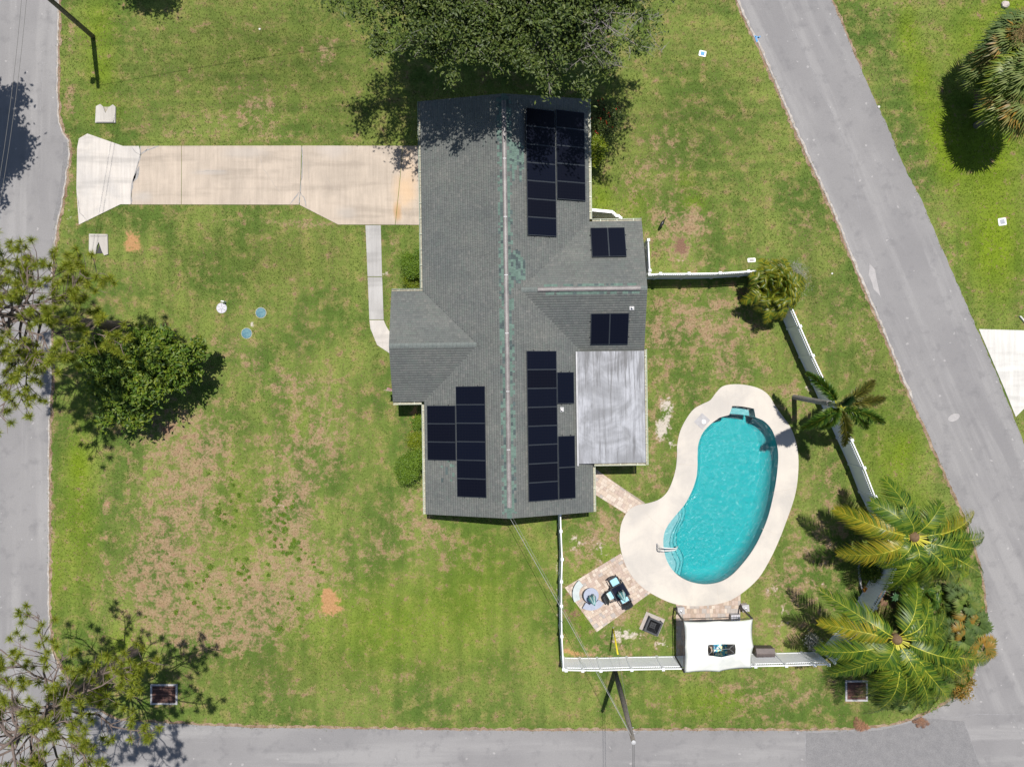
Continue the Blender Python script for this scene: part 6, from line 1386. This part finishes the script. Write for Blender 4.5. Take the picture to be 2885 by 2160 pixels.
# ------------------------------------------------------------------ grass blades and weeds
def grass():
    g = np.random.default_rng(99); n = 330000
    x = g.uniform(-33.5, 34, n); y = g.uniform(-25.5, 25.5, n)
    ok = np.ones(n, bool)
    HOUSE2 = [(-6.4, -.4), (-4.7, -.4), (-4.7, -7.1), (4.1, -7.1), (4.1, 1.7), (7.2, 1.7), (7.2, 8.7), (4.1, 8.7), (4.1, 15.9), (-4.7, 15.9), (-4.7, 4.8), (-6.4, 4.8)]
    ok &= ~inside(ROADPOLY, x + g.normal(size=n) * .09, y + g.normal(size=n) * .09)
    for poly in (DRIVE, WALK, EDRIVE, DECK2, PATIO, PATIO_S, PATH): ok &= ~inside(poly, x + g.normal(size=n) * .02, y + g.normal(size=n) * .02)
    ok &= ~inside(HOUSE2, x, y)
    for px, py, rx, ry in ((299, 322, .68, .62), (280, 690, .64, .72), (625, 868, .34, .34), (735, 881, .35, .35), (695, 939, .35, .35), (463, 1954, .85, .65), (2412, 1944, .72, .66), (1837, 1757, .7, .7), (1979, 152, .25, .22), (2823, 625, .28, .26)):
        w = W(px, py); ok &= ~((np.abs(x - w.x) < rx) & (np.abs(y - w.y) < ry))
    x, y = x[ok], y[ok]; vx, vy = view_xy(x, y); n = len(x)
    dry, bri, sand = patches(DRY, vx, vy), patches(BRIGHT, vx, vy), patches(SAND, vx, vy); bare_, mul, oli = patches(BARE, vx, vy), patches(MULCH, vx, vy), patches(OLIVE, vx, vy)
    def vnoise(sc, sd, ax=1.0, ay=1.0):
        gg = np.random.default_rng(sd); T = gg.random((256, 256)); X = (x + 100) * sc * ax; Y = (y + 100) * sc * ay; i, j = X.astype(int), Y.astype(int); fx, fy = X - i, Y - j; fx = fx * fx * (3 - 2 * fx); fy = fy * fy * (3 - 2 * fy)
        q = lambda a, b: T[a % 256, b % 256]
        return (q(i, j) * (1 - fx) + q(i + 1, j) * fx) * (1 - fy) + (q(i, j + 1) * (1 - fx) + q(i + 1, j + 1) * fx) * fy
    nz = vnoise(.9, 1) * .6 + vnoise(3.1, 2) * .4; big = vnoise(.25, 3); mow = np.where(y > 11, vnoise(2.2, 5, .12, 1.0), vnoise(2.2, 4, 1.0, .12))
    keep = g.random(n) > np.clip(sand * 1.2 + bare_ * .8 + mul * .8 + np.clip(dry + (nz - .5) * 1.1, 0, 1) * .35, 0, .97)
    x, y, dry, bri, oli, nz, big, mow = [a[keep] for a in (x, y, dry, bri, oli, nz, big, mow)]; n = len(x)
    c0 = np.array([.078, .132, .024]); c1 = np.array([.20, .238, .054]); c = c0 + (c1 - c0) * np.clip(big * .75 + (nz - .5) * .6 + (mow - .5) * .5 + (g.random(n) - .3) * .45, 0, 1)[:, None]
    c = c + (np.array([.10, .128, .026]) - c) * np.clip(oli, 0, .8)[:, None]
    c = c + (np.array([.15, .22, .013]) - c) * np.clip(bri * .85, 0, .9)[:, None]
    isdry = (g.random(n) < np.clip(.06 + dry * .52 + (nz - .5) * 1.2, .03, .72))[:, None]; straw = np.array([.37, .265, .16]) * g.uniform(.7, 1.2, n)[:, None]
    c = np.where(isdry, straw, c) * g.uniform(.84, 1.16, n)[:, None]
    nb = 3; X = np.repeat(x, nb) + g.normal(size=n * nb) * .022; Y = np.repeat(y, nb) + g.normal(size=n * nb) * .022; N = n * nb
    a = g.uniform(0, 2 * np.pi, N); L = g.uniform(.045, .10, N); tilt = g.uniform(.3, 1.1, N); wd = g.uniform(.006, .014, N)
    B = np.stack([X, Y, np.zeros(N)], 1); D = np.stack([np.cos(a) * np.sin(tilt), np.sin(a) * np.sin(tilt), np.cos(tilt)], 1) * L[:, None]; Sd = np.stack([-np.sin(a), np.cos(a), np.zeros(N)], 1) * wd[:, None]
    V = np.stack([B + Sd, B - Sd, B + D], 1).reshape(-1, 3); me = np_mesh('grass', V, np.arange(3 * N).reshape(-1, 3))
    at = me.color_attributes.new('tint', 'FLOAT_COLOR', 'POINT'); col = np.ones((3 * N, 4), np.float32); col[:, :3] = np.repeat(np.repeat(c, nb, 0), 3, 0); at.data.foreach_set('color', col.ravel())
    m, nt, b = newmat('grass_blades'); t = nd(nt, 'ShaderNodeAttribute', attribute_name='tint'); nt.links.new(t.outputs[0], b.inputs['Base Color']); b.inputs['Roughness'].default_value = .7; b.inputs['Specular IOR Level'].default_value = .2
    tl = nd(nt, 'ShaderNodeBsdfTranslucent'); nt.links.new(t.outputs[0], tl.inputs[0]); ms = nd(nt, 'ShaderNodeMixShader'); ms.inputs[0].default_value = .3; nt.links.new(b.outputs[0], ms.inputs[1]); nt.links.new(tl.outputs[0], ms.inputs[2]); nt.links.new(ms.outputs[0], nt.nodes['Material Output'].inputs[0])
    obj('grass', me, m, label='patchy lawn grass, green blades mixed with straw', cat='grass', kind='stuff')
grass()
def weeds():
    g = np.random.default_rng(17); P = []
    spots = [(605, 1110, 30, 50, 26), (615, 1190, 30, 40, 18), (490, 1110, 30, 90, 16), (530, 1230, 10, 20, 7), (450, 1290, 150, 60, 14), (640, 1290, 60, 50, 8), (420, 1250, 40, 40, 4), (700, 1230, 30, 20, 3)]
    for cx, cy, rx, ry, k in spots:
        for _ in range(k):
            w = W((cx + g.normal() * rx * .6) * 1.3042, (cy + g.normal() * ry * .6) * 1.3042); s_ = g.uniform(.025, .065) * (2.0 if g.random() < .14 else 1); m = int(50 + 1500 * s_)
            P.append(np.stack([w.x + g.normal(size=m) * s_, w.y + g.normal(size=m) * s_ * g.uniform(.6, 1.2), g.uniform(.015, .07, m)], 1))
    obj('weeds', leaves_mesh('weeds', np.concatenate(P), .07, g, .6), L_HEDGE, label='dark green weed clumps scattered over the dry lawn', cat='weeds', kind='stuff')
weeds()
